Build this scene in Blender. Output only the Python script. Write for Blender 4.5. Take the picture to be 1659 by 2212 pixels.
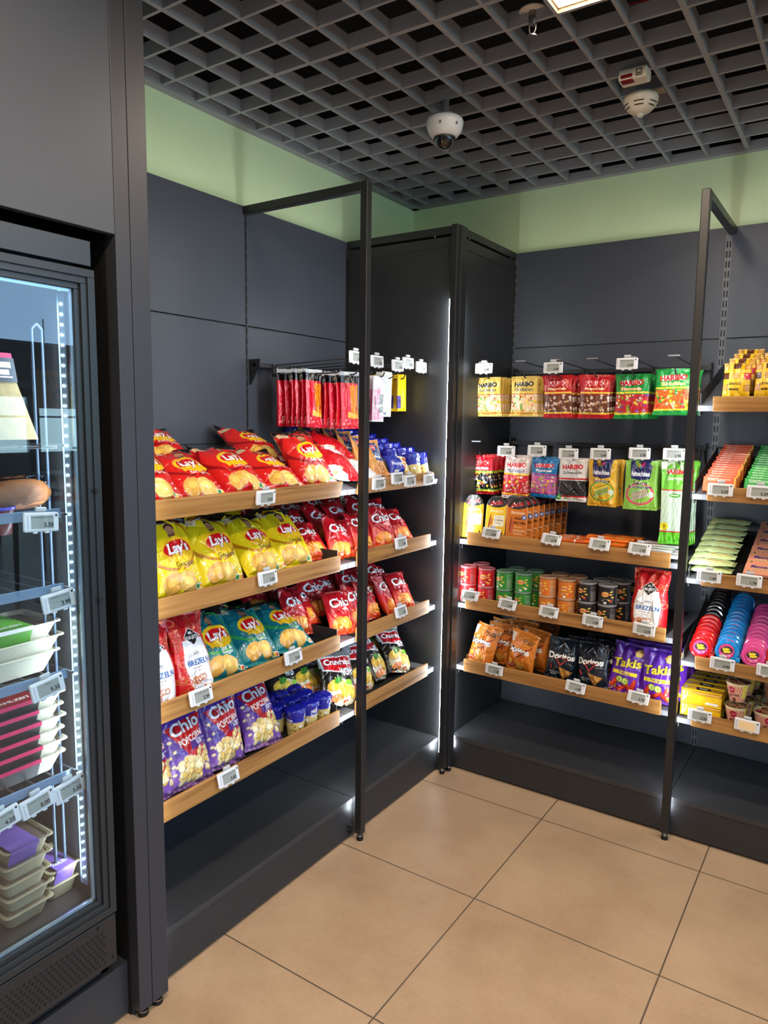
import bpy, bmesh, math, random
import numpy as np
from mathutils import Vector, Matrix
S = bpy.context.scene
for o in list(bpy.data.objects): bpy.data.objects.remove(o)
COL = S.collection
PI = math.pi
# ------------------------------------------------------------------ camera
def cam_setup():
    cd = bpy.data.cameras.new('camera'); o = bpy.data.objects.new('camera', cd); COL.objects.link(o)
    yaw, pit, rol = math.radians(33.7311), math.radians(-7.1964), math.radians(0.7759)
    f = Vector((-math.sin(yaw)*math.cos(pit), math.cos(yaw)*math.cos(pit), math.sin(pit)))
    rt = Vector((math.cos(yaw), math.sin(yaw), 0)); up = rt.cross(f)
    r2 = math.cos(rol)*rt + math.sin(rol)*up; u2 = -math.sin(rol)*rt + math.cos(rol)*up
    M = Matrix((r2, u2, -f)).transposed().to_4x4(); M.translation = (2.0806, -3.3782, 1.5973)
    o.matrix_world = M
    cd.sensor_fit = 'VERTICAL'; cd.sensor_height = 24.0; cd.lens = 1564.36/2212*24.0
    cd.clip_start = .05; cd.clip_end = 100
    S.camera = o
cam_setup()
S.view_settings.view_transform = 'Standard'; S.view_settings.look = 'None'
S.view_settings.gamma = 1; S.view_settings.use_curve_mapping = False
S.view_settings.exposure = 0.16
S.render.film_transparent = False
# ------------------------------------------------------------------ world and light levels
LED_W = 48.0       # emission of the cool strips on the shelving posts
LAMP_W = 30.0      # warm ceiling lamps
WINDOW_W = 6.0     # daylight in the far windows
WORLD_W = 0.5
w = bpy.data.worlds.new('world'); S.world = w; w.use_nodes = True
w.node_tree.nodes['Background'].inputs[0].default_value = (0.62, 0.72, 0.9, 1)
w.node_tree.nodes['Background'].inputs[1].default_value = WORLD_W

def area(name, loc, rot, sx, sy, power, col):
    l = bpy.data.lights.new(name, 'AREA'); l.shape = 'RECTANGLE'; l.size = sx; l.size_y = sy
    l.energy = power; l.color = col
    o = bpy.data.objects.new(name, l); COL.objects.link(o); o.location = loc; o.rotation_euler = rot
    o['label'] = name.replace('_', ' ') + ' of the shop'; o['category'] = 'light'
    return o
# ------------------------------------------------------------------ materials
def lin(c):
    return tuple(((v/12.92) if v <= .04045 else ((v+.055)/1.055)**2.4) for v in c)
def rgb(h):
    return tuple(int(h[i:i+2], 16)/255 for i in (0, 2, 4))
MATS = {}
def mat(name, col=(.5,.5,.5), rough=.5, metal=0, emit=None, es=0, coat=0, bump=0, bscale=50, trans=0, alpha=1, spec=.5, ior=1.5, var=0, vscale=3):
    if name in MATS: return MATS[name]
    m = bpy.data.materials.new(name); m.use_nodes = True; nt = m.node_tree; b = nt.nodes['Principled BSDF']
    c = lin(col) if not isinstance(col, str) else lin(rgb(col))
    b.inputs['Base Color'].default_value = (*c, 1); b.inputs['Roughness'].default_value = rough
    b.inputs['Metallic'].default_value = metal; b.inputs['Coat Weight'].default_value = coat
    b.inputs['Specular IOR Level'].default_value = spec; b.inputs['IOR'].default_value = ior
    b.inputs['Transmission Weight'].default_value = trans; b.inputs['Alpha'].default_value = alpha
    if emit:
        b.inputs['Emission Color'].default_value = (*emit, 1); b.inputs['Emission Strength'].default_value = es
    if bump or var:
        tc = nt.nodes.new('ShaderNodeTexCoord'); n = nt.nodes.new('ShaderNodeTexNoise'); n.inputs['Scale'].default_value = bscale
        n.inputs['Detail'].default_value = 4
        nt.links.new(tc.outputs['Object'], n.inputs['Vector'])
        if bump:
            bp = nt.nodes.new('ShaderNodeBump'); bp.inputs['Strength'].default_value = bump; bp.inputs['Distance'].default_value = .002
            nt.links.new(n.outputs['Fac'], bp.inputs['Height']); nt.links.new(bp.outputs['Normal'], b.inputs['Normal'])
        if var:
            n2 = nt.nodes.new('ShaderNodeTexNoise'); n2.inputs['Scale'].default_value = vscale; n2.inputs['Detail'].default_value = 6
            nt.links.new(tc.outputs['Object'], n2.inputs['Vector'])
            mr = nt.nodes.new('ShaderNodeMapRange'); mr.inputs[1].default_value = .3; mr.inputs[2].default_value = .7
            mr.inputs[3].default_value = 1-var; mr.inputs[4].default_value = 1+var
            nt.links.new(n2.outputs['Fac'], mr.inputs[0])
            mx = nt.nodes.new('ShaderNodeVectorMath'); mx.operation = 'SCALE'; mx.inputs[0].default_value = c
            nt.links.new(mr.outputs[0], mx.inputs['Scale']); nt.links.new(mx.outputs[0], b.inputs['Base Color'])
    MATS[name] = m; return m
def attr_mat(name, rough, coat=0, bump=0, bscale=60, spec=.5):
    m = bpy.data.materials.new(name); m.use_nodes = True; nt = m.node_tree; b = nt.nodes['Principled BSDF']
    a = nt.nodes.new('ShaderNodeAttribute'); a.attribute_name = 'art'
    nt.links.new(a.outputs['Color'], b.inputs['Base Color'])
    b.inputs['Roughness'].default_value = rough; b.inputs['Coat Weight'].default_value = coat
    b.inputs['Coat Roughness'].default_value = .08; b.inputs['Specular IOR Level'].default_value = spec
    if bump:
        tc = nt.nodes.new('ShaderNodeTexCoord')
        n = nt.nodes.new('ShaderNodeTexNoise'); n.inputs['Scale'].default_value = bscale; n.inputs['Detail'].default_value = 3
        n.inputs['Distortion'].default_value = 1.2
        bp = nt.nodes.new('ShaderNodeBump'); bp.inputs['Strength'].default_value = bump; bp.inputs['Distance'].default_value = .004
        nt.links.new(tc.outputs['Object'], n.inputs['Vector'])
        nt.links.new(n.outputs['Fac'], bp.inputs['Height']); nt.links.new(bp.outputs['Normal'], b.inputs['Normal'])
        nt.links.new(bp.outputs['Normal'], b.inputs['Coat Normal'])
    MATS[name] = m; return m
M_film = attr_mat('printed_film', .26, .5, .8, 34)
M_soft = attr_mat('printed_soft_film', .38, .35, .3, 30)
M_card = attr_mat('printed_card', .45, .1)
M_foil = mat('silver_foil', (.75,.76,.78), .25, .9, bump=.5, bscale=40)
M_panel = mat('anthracite_panel', (.275,.292,.33), .40, spec=.4, bump=.04, bscale=400)
M_post = mat('black_post_metal', (.145,.145,.155), .38, spec=.5)
M_dark = mat('dark_steel', (.17,.175,.19), .45)
M_black = mat('black_void', (.03,.03,.035), .7)
M_base = mat('base_shelf_steel', (.215,.22,.235), .36, var=.05, vscale=4)
M_shelf = mat('grey_shelf_steel', (.52,.53,.56), .45)
M_shelfdk = mat('shelf_top_grey', (.36,.37,.39), .4)
M_white = mat('white_plastic', (.9,.91,.93), .3)
M_cream = mat('cream_plastic', (.88,.85,.78), .35)
M_screen = mat('e_paper', (.62,.64,.62), .35)
M_screenw = mat('e_paper_blank', (.98,.86,.66), .35)
M_ink = mat('black_ink', (.06,.06,.07), .5)
M_clear = mat('clear_plastic', (.95,.97,1), .06, trans=.9, ior=1.3, alpha=.55)
M_chrome = mat('chrome', (.8,.8,.8), .18, 1)
M_ceil = mat('ceiling_grid_metal', (.60,.61,.63), .5)
M_void = mat('ceiling_void', (.05,.048,.05), .9)
M_green = mat('green_wall_paint', (.87,.96,.77), .4, var=.02)
M_led = mat('led_strip', (1,1,1), .5, emit=(.86,.94,1.0), es=LED_W)
M_led2 = mat('led_strip_corner', (1,1,1), .5, emit=(.88,.95,1.0), es=LED_W*.75)
M_rubber = mat('black_rubber', (.05,.05,.05), .6)
def wood_mat():
    m = bpy.data.materials.new('oak_board'); m.use_nodes = True; nt = m.node_tree; b = nt.nodes['Principled BSDF']
    tc = nt.nodes.new('ShaderNodeTexCoord'); mp = nt.nodes.new('ShaderNodeMapping')
    oi = nt.nodes.new('ShaderNodeObjectInfo'); ad = nt.nodes.new('ShaderNodeVectorMath'); ad.operation = 'ADD'
    mu = nt.nodes.new('ShaderNodeVectorMath'); mu.operation = 'SCALE'; mu.inputs['Scale'].default_value = 9
    nt.links.new(oi.outputs['Random'], mu.inputs[0]); nt.links.new(tc.outputs['Object'], ad.inputs[0]); nt.links.new(mu.outputs[0], ad.inputs[1])
    nt.links.new(ad.outputs[0], mp.inputs['Vector']); mp.inputs['Scale'].default_value = (1.1, 14, 26)
    n = nt.nodes.new('ShaderNodeTexNoise'); n.inputs['Scale'].default_value = 2.2; n.inputs['Detail'].default_value = 7; n.inputs['Distortion'].default_value = .5
    nt.links.new(mp.outputs[0], n.inputs['Vector'])
    mp2 = nt.nodes.new('ShaderNodeMapping'); mp2.inputs['Scale'].default_value = (4, 160, 300)
    nt.links.new(ad.outputs[0], mp2.inputs['Vector'])
    n2 = nt.nodes.new('ShaderNodeTexNoise'); n2.inputs['Scale'].default_value = 1.5; n2.inputs['Detail'].default_value = 3
    nt.links.new(mp2.outputs[0], n2.inputs['Vector'])
    mx = nt.nodes.new('ShaderNodeMath'); mx.operation = 'MULTIPLY_ADD'; mx.inputs[1].default_value = .35
    nt.links.new(n2.outputs['Fac'], mx.inputs[0]); nt.links.new(n.outputs['Fac'], mx.inputs[2])
    cr = nt.nodes.new('ShaderNodeValToRGB')
    e = cr.color_ramp.elements; e[0].position = .42; e[0].color = (*lin((.42,.27,.12)), 1); e[1].position = .85; e[1].color = (*lin((.73,.54,.31)), 1)
    k = e.new(.6); k.color = (*lin((.64,.45,.235)), 1)
    nt.links.new(mx.outputs[0], cr.inputs[0]); nt.links.new(cr.outputs[0], b.inputs['Base Color'])
    b.inputs['Roughness'].default_value = .42
    return m
M_wood = wood_mat()
def floor_mat():
    m = bpy.data.materials.new('beige_floor_tiles'); m.use_nodes = True; nt = m.node_tree; b = nt.nodes['Principled BSDF']; N = nt.nodes; L = nt.links
    tc = N.new('ShaderNodeTexCoord'); mp = N.new('ShaderNodeMapping'); mp.inputs['Location'].default_value = (-1.0921+.6*20, .7165+.6*20, 0)
    L.new(tc.outputs['Object'], mp.inputs['Vector']); sp = N.new('ShaderNodeSeparateXYZ'); L.new(mp.outputs[0], sp.inputs[0])
    ds = []
    for ax in (0, 1):
        mo = N.new('ShaderNodeMath'); mo.operation = 'PINGPONG'; mo.inputs[1].default_value = .3; L.new(sp.outputs[ax], mo.inputs[0])
        ds.append(mo)
    mn = N.new('ShaderNodeMath'); mn.operation = 'MINIMUM'; L.new(ds[0].outputs[0], mn.inputs[0]); L.new(ds[1].outputs[0], mn.inputs[1])
    lt = N.new('ShaderNodeMath'); lt.operation = 'LESS_THAN'; lt.inputs[1].default_value = .0023; L.new(mn.outputs[0], lt.inputs[0])
    n = N.new('ShaderNodeTexNoise'); n.inputs['Scale'].default_value = 3.2; n.inputs['Detail'].default_value = 9; n.inputs['Roughness'].default_value = .62; L.new(tc.outputs['Object'], n.inputs['Vector'])
    cr = N.new('ShaderNodeValToRGB'); e = cr.color_ramp.elements
    e[0].position = .3; e[0].color = (*lin((.69,.575,.46)), 1); e[1].position = .72; e[1].color = (*lin((.78,.67,.55)), 1)
    L.new(n.outputs['Fac'], cr.inputs[0])
    n3 = N.new('ShaderNodeTexNoise'); n3.inputs['Scale'].default_value = 60; n3.inputs['Detail'].default_value = 5; L.new(tc.outputs['Object'], n3.inputs['Vector'])
    mr = N.new('ShaderNodeMapRange'); mr.inputs[3].default_value = .92; mr.inputs[4].default_value = 1.08; L.new(n3.outputs['Fac'], mr.inputs[0])
    sc = N.new('ShaderNodeVectorMath'); sc.operation = 'SCALE'; L.new(cr.outputs[0], sc.inputs[0]); L.new(mr.outputs[0], sc.inputs['Scale'])
    mx = N.new('ShaderNodeMix'); mx.data_type = 'RGBA'; L.new(lt.outputs[0], mx.inputs[0]); L.new(sc.outputs[0], mx.inputs[6]); mx.inputs[7].default_value = (*lin((.38,.33,.27)), 1)
    L.new(mx.outputs[2], b.inputs['Base Color'])
    r = N.new('ShaderNodeMapRange'); r.inputs[3].default_value = .30; r.inputs[4].default_value = .46; L.new(n.outputs['Fac'], r.inputs[0]); L.new(r.outputs[0], b.inputs['Roughness'])
    bp = N.new('ShaderNodeBump'); bp.inputs['Strength'].default_value = .3; bp.inputs['Distance'].default_value = .002; bp.invert = True
    L.new(lt.outputs[0], bp.inputs['Height']); L.new(bp.outputs[0], b.inputs['Normal'])
    return m
M_floor = floor_mat()
def glass_mat(name, tint, boost):
    m = bpy.data.materials.new(name); m.use_nodes = True; nt = m.node_tree; nt.nodes.clear(); N = nt.nodes; L = nt.links
    o = N.new('ShaderNodeOutputMaterial'); t = N.new('ShaderNodeBsdfTransparent'); t.inputs[0].default_value = (*tint, 1)
    g = N.new('ShaderNodeBsdfGlossy'); g.inputs['Roughness'].default_value = .01
    f = N.new('ShaderNodeFresnel'); f.inputs[0].default_value = 1.5
    mu = N.new('ShaderNodeMath'); mu.operation = 'MULTIPLY'; mu.inputs[1].default_value = boost; mu.use_clamp = True
    ge = N.new('ShaderNodeNewGeometry'); iv = N.new('ShaderNodeMath'); iv.operation = 'SUBTRACT'; iv.inputs[0].default_value = 1; L.new(ge.outputs['Backfacing'], iv.inputs[1])
    m2 = N.new('ShaderNodeMath'); m2.operation = 'MULTIPLY'; L.new(iv.outputs[0], m2.inputs[1])
    mx = N.new('ShaderNodeMixShader'); L.new(f.outputs[0], mu.inputs[0]); L.new(mu.outputs[0], m2.inputs[0]); L.new(m2.outputs[0], mx.inputs[0])
    L.new(t.outputs[0], mx.inputs[1]); L.new(g.outputs[0], mx.inputs[2]); L.new(mx.outputs[0], o.inputs[0])
    MATS[name] = m; return m
M_glass = glass_mat('fridge_glass', (.90,.96,.99), 2.0)
M_cling = glass_mat('clear_film', (.93,.95,.97), 2.5)
# ------------------------------------------------------------------ mesh helpers
def link(name, me, parent=None, loc=None):
    o = bpy.data.objects.new(name, me); COL.objects.link(o)
    if parent is not None: o.parent = parent
    if loc: o.location = loc
    return o
def tag(o, label, cat, group=None, kind=None):
    if kind: o['kind'] = kind
    if label: o['label'] = label
    if cat: o['category'] = cat
    if group: o['group'] = group
    return o
def thing(name, label, cat, loc=(0,0,0), group=None, rot=(0,0,0)):
    o = bpy.data.objects.new(name, None); COL.objects.link(o); o.location = loc; o.rotation_euler = rot
    o.empty_display_size = .05
    return tag(o, label, cat, group)
class MB:
    def __init__(s): s.v = []; s.f = []; s.m = []; s.sm = []
    def add(s, vs, fs, mi=0, smooth=False):
        k = len(s.v); s.v += [tuple(p) for p in vs]
        for f in fs: s.f.append([i+k for i in f]); s.m.append(mi); s.sm.append(smooth)
    def box(s, x0, x1, y0, y1, z0, z1, mi=0, M=None):
        vs = [(x, y, z) for x in (x0, x1) for y in (y0, y1) for z in (z0, z1)]
        if M is not None: vs = [tuple(M @ Vector(p)) for p in vs]
        s.add(vs, [(0,1,3,2), (4,6,7,5), (0,4,5,1), (2,3,7,6), (0,2,6,4), (1,5,7,3)], mi)
    def bbox(s, x0, x1, y0, y1, z0, z1, r, mi=0, M=None):   # bevelled box
        bm = bmesh.new(); bmesh.ops.create_cube(bm, size=1)
        for v in bm.verts: v.co = Vector(((x0+x1)/2+v.co.x*(x1-x0), (y0+y1)/2+v.co.y*(y1-y0), (z0+z1)/2+v.co.z*(z1-z0)))
        bmesh.ops.bevel(bm, geom=bm.edges[:], offset=r, segments=2, affect='EDGES', profile=.5)
        vs = [(M @ v.co if M is not None else v.co) for v in bm.verts]; bm.verts.index_update()
        s.add(vs, [[v.index for v in f.verts] for f in bm.faces], mi, False); bm.free()
    def cyl(s, p, q, r0, r1=None, n=16, mi=0, caps=True, smooth=True):
        p = Vector(p); q = Vector(q); r1 = r0 if r1 is None else r1; d = (q-p).normalized()
        a = d.orthogonal().normalized(); b = d.cross(a); vs = []
        for c, r in ((p, r0), (q, r1)):
            for i in range(n): t = 2*PI*i/n; vs.append(c + a*(r*math.cos(t)) + b*(r*math.sin(t)))
        s.add(vs, [(i, (i+1) % n, n+(i+1) % n, n+i) for i in range(n)], mi, smooth)
        if caps: s.add(vs, [list(range(n))[::-1], list(range(n, 2*n))], mi)
    def tube(s, pts, r, n=8, mi=0):
        for a, b in zip(pts[:-1], pts[1:]): s.cyl(a, b, r, n=n, mi=mi)
    def lathe(s, prof, c=(0,0,0), n=32, mi=0, smooth=True):
        vs = []; m = len(prof)
        for i in range(n):
            t = 2*PI*i/n
            for r, z in prof: vs.append((c[0]+r*math.cos(t), c[1]+r*math.sin(t), c[2]+z))
        s.add(vs, [(i*m+j, ((i+1) % n)*m+j, ((i+1) % n)*m+j+1, i*m+j+1) for i in range(n) for j in range(m-1)], mi, smooth)
    def mesh(s, name, mats):
        me = bpy.data.meshes.new(name); me.from_pydata(s.v, [], s.f)
        for m in mats: me.materials.append(m)
        me.polygons.foreach_set('material_index', s.m); me.polygons.foreach_set('use_smooth', s.sm); me.update()
        return me
    def build(s, name, mats, parent=None, loc=None):
        if not isinstance(mats, (list, tuple)): mats = [mats]
        return link(name, s.mesh(name, mats), parent, loc)
def boxobj(name, b, m, parent=None, bev=0):
    k = MB(); (k.bbox(*b, bev) if bev else k.box(*b)); return k.build(name, m, parent)
def struct(o): o['kind'] = 'structure'; return o
def copy_tree(o, parent=None):
    c = o.copy(); COL.objects.link(c)
    if parent is not None: c.parent = parent
    for ch in o.children: copy_tree(ch, c)
    return c
def hide_proto(): pass
# ------------------------------------------------------------------ text outlines
_tc = {}
def text_tris(txt, shear=0, bold=0.0):
    k = (txt, shear, bold)
    if k in _tc: return _tc[k]
    cu = bpy.data.curves.new('t', 'FONT'); cu.body = txt; cu.shear = shear; cu.offset = bold; cu.size = 1; cu.resolution_u = 3
    o = bpy.data.objects.new('t', cu); COL.objects.link(o)
    dg = bpy.context.evaluated_depsgraph_get(); ev = o.evaluated_get(dg); me = ev.to_mesh(); me.calc_loop_triangles()
    v = np.zeros(len(me.vertices)*3); me.vertices.foreach_get('co', v); v = v.reshape(-1, 3)[:, :2]
    t = np.zeros(len(me.loop_triangles)*3, int); me.loop_triangles.foreach_get('vertices', t); t = t.reshape(-1, 3)
    ev.to_mesh_clear(); bpy.data.objects.remove(o); bpy.data.curves.remove(cu)
    if len(v):
        lo = v.min(0); hi = v.max(0); v = (v-(lo+hi)/2)/(hi[1]-lo[1])
        wd = (hi[0]-lo[0])/(hi[1]-lo[1])
    else: wd = 1
    _tc[k] = (v, t, wd); return _tc[k]
def text_mesh_into(mb, txt, M, height, width=None, mi=0, shear=0, bold=0):
    v, t, wd = text_tris(txt, shear, bold); sx = height if width is None else width/wd
    mb.add([tuple(M @ Vector((p[0]*sx, 0, p[1]*height))) for p in v], [tuple(a) for a in t], mi)
# ------------------------------------------------------------------ printed artwork, drawn into colour attributes
class Art:
    def __init__(s, w, h, res, bg):           # w, h metres; res metres per cell
        s.w = w; s.h = h; s.nx = max(8, int(round(w/res)))+1; s.ny = max(8, int(round(h/res)))+1
        s.ss = 2; s.W = s.nx*s.ss; s.H = s.ny*s.ss
        s.im = np.empty((s.H, s.W, 3)); s.im[:] = rgb(bg) if isinstance(bg, str) else bg
        s.xs = (np.arange(s.W)+.5)/s.W; s.ys = (np.arange(s.H)+.5)/s.H
        s.asp = h/w; s.rnd = random.Random(7)
    def c(s, c): return np.array(rgb(c) if isinstance(c, str) else c)
    def grad(s, c0, c1, y0=0, y1=1):
        t = np.clip((s.ys-y0)/(y1-y0), 0, 1)[:, None, None]; m = (s.ys >= y0) & (s.ys <= y1)
        g = s.c(c0)*(1-t)+s.c(c1)*t; s.im[m] = np.broadcast_to(g[m], (m.sum(), s.W, 3)); return s
    def rect(s, x0, x1, y0, y1, c):
        s.im[np.ix_((s.ys >= y0) & (s.ys <= y1), (s.xs >= x0) & (s.xs <= x1))] = s.c(c); return s
    def ell(s, cx, cy, rx, ry, c, rot=0, ring=None):   # radii as fraction of width; ry too
        X = (s.xs[None]-cx); Y = (s.ys[:, None]-cy)*s.asp; a = math.radians(rot)
        u = (X*math.cos(a)+Y*math.sin(a))/rx; v = (-X*math.sin(a)+Y*math.cos(a))/ry; d = u*u+v*v
        m = d <= 1
        if ring: m &= d >= ring
        s.im[m] = s.c(c); return s
    def poly(s, pts, c):
        for i in range(1, len(pts)-1): s.tri(pts[0], pts[i], pts[i+1], s.c(c))
        return s
    def tri(s, a, b, c, col):
        x = np.array([a[0], b[0], c[0]])*s.W; y = np.array([a[1], b[1], c[1]])*s.H
        x0, x1 = max(0, int(x.min())), min(s.W, int(x.max())+2); y0, y1 = max(0, int(y.min())), min(s.H, int(y.max())+2)
        if x0 >= x1 or y0 >= y1: return
        d = (x[1]-x[0])*(y[2]-y[0])-(x[2]-x[0])*(y[1]-y[0])
        if abs(d) < 1e-9: return
        px = np.arange(x0, x1)[None]+.5; py = np.arange(y0, y1)[:, None]+.5
        u = ((px-x[0])*(y[2]-y[0])-(x[2]-x[0])*(py-y[0]))/d; v = ((x[1]-x[0])*(py-y[0])-(px-x[0])*(y[1]-y[0]))/d
        m = (u >= -1e-6) & (v >= -1e-6) & (u+v <= 1+1e-6); s.im[y0:y1, x0:x1][m] = col
    def text(s, t, cx, cy, hh, c, w=None, rot=0, shear=0, bold=.02, out=None, ow=.06):
        # hh: letter height as fraction of the width; w: total width as fraction of width
        if out: s.text(t, cx, cy, hh, out, w, rot, shear, bold+ow, None)
        v, tr, wd = text_tris(t, shear, bold); v0, _, wd0 = text_tris(t, shear, 0 if not out else bold)
        sx = hh if w is None else w/wd0
        a = math.radians(rot); X = v[:, 0]*sx; Y = v[:, 1]*hh
        x = cx+X*math.cos(a)-Y*math.sin(a); y = cy+(X*math.sin(a)+Y*math.cos(a))/s.asp; col = s.c(c)
        for i, j, k in tr: s.tri((x[i], y[i]), (x[j], y[j]), (x[k], y[k]), col)
        return s
    def blobs(s, n, x0, x1, y0, y1, r0, r1, cols, flat=1, seed=1):
        R = random.Random(seed)
        for i in range(n):
            cx = R.uniform(x0, x1); cy = R.uniform(y0, y1); r = R.uniform(r0, r1); c = s.c(R.choice(cols)); a = R.uniform(0, 180)
            s.ell(cx, cy, r, r*flat, c*.72, a); s.ell(cx-.004, cy+.004, r*.86, r*.86*flat, c, a)
        return s
    def stripes(s, x0, x1, y0, y1, n, c, slope=0, duty=.5):
        X = s.xs[None]; Y = s.ys[:, None]
        m = (X >= x0) & (X <= x1) & (Y >= y0) & (Y <= y1) & ((((X+Y*slope)*n) % 1) < duty); s.im[m] = s.c(c); return s
    def lines(s, x0, x1, ys, c, th=.004, seed=0):
        R = random.Random(seed)
        for y in ys: s.rect(x0, x1-(x1-x0)*R.uniform(0, .3), y-th, y+th, c)
        return s
    def out(s):
        a = s.im.reshape(s.ny, s.ss, s.nx, s.ss, 3).mean((1, 3))
        return np.where(a <= .04045, a/12.92, ((a+.055)/1.055)**2.4)
def grid_faces(nx, ny, off=0, flip=False):
    i = np.arange(nx-1)[None]; j = np.arange(ny-1)[:, None]; a = j*nx+i
    f = np.stack([a, a+1, a+nx+1, a+nx], -1).reshape(-1, 4)+off
    return f[:, ::-1] if flip else f
def np_mesh(name, V, F, C, mats, mi=None, smooth=True):
    me = bpy.data.meshes.new(name); me.vertices.add(len(V)); me.vertices.foreach_set('co', V.ravel())
    me.loops.add(F.size); me.loops.foreach_set('vertex_index', F.ravel())
    me.polygons.add(len(F)); me.polygons.foreach_set('loop_start', np.arange(0, F.size, 4)); me.polygons.foreach_set('loop_total', np.full(len(F), 4))
    for m in mats: me.materials.append(m)
    if mi is not None: me.polygons.foreach_set('material_index', mi)
    me.polygons.foreach_set('use_smooth', np.full(len(F), smooth))
    at = me.color_attributes.new('art', 'FLOAT_COLOR', 'POINT'); at.data.foreach_set('color', np.concatenate([C, np.ones((len(C), 1))], 1).astype(np.float32).ravel())
    me.update(calc_edges=True); me.validate(); return me
def bag_mesh(name, art, T, seed=0, seal=.045, sag=0.0, mats=None, crease=1.0, gusset=False, back='888888', squash=.09):
    w, h, nx, ny = art.w, art.h, art.nx, art.ny
    def surf(U, V):
        R = random.Random(seed*77+13)
        p = np.clip((V-(0 if gusset else seal))/(1-(seal if gusset else 2*seal)), 0, 1)
        q = p**(1-.35*sag)
        infl = np.sin(PI*np.clip(q, 0, 1))**.55 if not gusset else (1-p**3.2)*.9+.1*(1-p)
        infl = infl*(1-sag*.45*p)
        edge = np.clip(1-np.abs(U)**2.4, 0, 1)**.62
        th = T/2*infl*edge
        if gusset: th = T/2*(np.clip(1-p**2.0, 0, 1)**.75*.9+.1*(1-p))*np.clip(1-np.abs(U)**4, 0, 1)**.45
        wf = 1-squash*infl
        if gusset: wf = 1.0-.10*np.sin(PI*np.clip((p-.45)/.5, 0, 1))**2-.05*(1-p)
        x = U*w/2*wf; z = V*h
        dz = np.zeros_like(x)
        for k in range(int(7*crease)+4):
            ph = R.uniform(0, 6.28); fr = R.uniform(4, 13); am = R.uniform(.4, 1)*.0028*crease
            dz += am*np.sin(U*fr+ph)*(np.exp(-p/.16)+np.exp(-(1-p)/.2))*np.minimum(edge*3, 1)
        for k in range(int(24*crease)):
            x0, y0 = R.uniform(-1, 1), R.uniform(0, 1); a = R.uniform(0, PI); sg = R.uniform(.02, .06); ln = R.uniform(.15, .5)
            du = (U-x0)*math.cos(a)+(V-y0)*1.6*math.sin(a); dv = -(U-x0)*math.sin(a)+(V-y0)*1.6*math.cos(a)
            dz += R.choice((-1, 1))*R.uniform(.0015, .0062)*crease*np.exp(-(np.abs(du)/sg)**1.15-(dv/ln)**2)*edge
        bend = .004*np.sin(V*3+R.uniform(0, 6))
        ck = np.exp(-(1-p)/.10)
        curl = .011*crease*np.sin(U*R.uniform(1.6, 3.2)+R.uniform(0, 6))*ck+.006*crease*np.sin(U*R.uniform(1.6, 3)+R.uniform(0, 6))*np.exp(-p/.07)
        x = x*(1-.05*crease*R.random()*ck)+.006*crease*R.uniform(-1, 1)*V**2
        return x, th+dz*np.minimum(1, th/(T*.08)+.15), z, bend+curl
    def grid(nx, ny, sgn):
        U, V = np.meshgrid(np.linspace(-1, 1, nx), np.linspace(0, 1, ny))
        x, t, z, b = surf(U, V)
        return np.stack([x, b-sgn*(t+.0006), z], -1).reshape(-1, 3)
    F1 = grid(nx, ny, 1); C1 = art.out().reshape(-1, 3)
    bx, by = max(10, nx//4), max(10, ny//4); B1 = grid(bx, by, -1)
    # the back repeats the edge colours of the front
    jj = (np.linspace(0, ny-1, by)).astype(int); ii = np.zeros(bx, int)+max(1, nx//20)
    CB = C1.reshape(ny, nx, 3)[jj][:, ii].reshape(-1, 3)
    V = np.concatenate([F1, B1]); C = np.concatenate([C1, CB])
    # stitch rim with a coarse strip
    Fs = [grid_faces(nx, ny), grid_faces(bx, by, nx*ny, True)]
    rim = []
    k = nx*ny
    fi = (np.linspace(0, nx-1, bx)).astype(int); fj = jj
    for a in range(bx-1):
        rim.append((k+a, k+a+1, fi[a+1], fi[a])); t = (ny-1)*nx; tb = k+(by-1)*bx
        rim.append((t+fi[a], t+fi[a+1], tb+a+1, tb+a))
    for a in range(by-1):
        rim.append((fj[a]*nx, fj[a+1]*nx, k+(a+1)*bx, k+a*bx)); rim.append((k+a*bx+bx-1, k+(a+1)*bx+bx-1, fj[a+1]*nx+nx-1, fj[a]*nx+nx-1))
    Fs.append(np.array(rim))
    return np_mesh(name, V, np.concatenate(Fs), C, mats or [M_film])
def wrap_mesh(name, art, prof, n=None, mats=None, flatc=None, seam=PI/2):
    """art wrapped round a lathe profile [(r,z)...]; art centre faces -Y"""
    nx, ny = art.nx, art.ny; C = art.out()
    zs = np.linspace(0, 1, ny); pr = np.array(prof); L = np.concatenate([[0], np.cumsum(np.hypot(*np.diff(pr, axis=0).T))]); L /= L[-1]
    r = np.interp(zs, L, pr[:, 0]); z = np.interp(zs, L, pr[:, 1])
    t = -PI/2+np.linspace(-PI, PI, nx)
    V = np.stack([r[:, None]*np.cos(t), r[:, None]*np.sin(t), np.broadcast_to(z[:, None], (ny, nx))], -1).reshape(-1, 3)
    return np_mesh(name, V, grid_faces(nx, ny), C.reshape(-1, 3), mats or [M_card])
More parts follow.
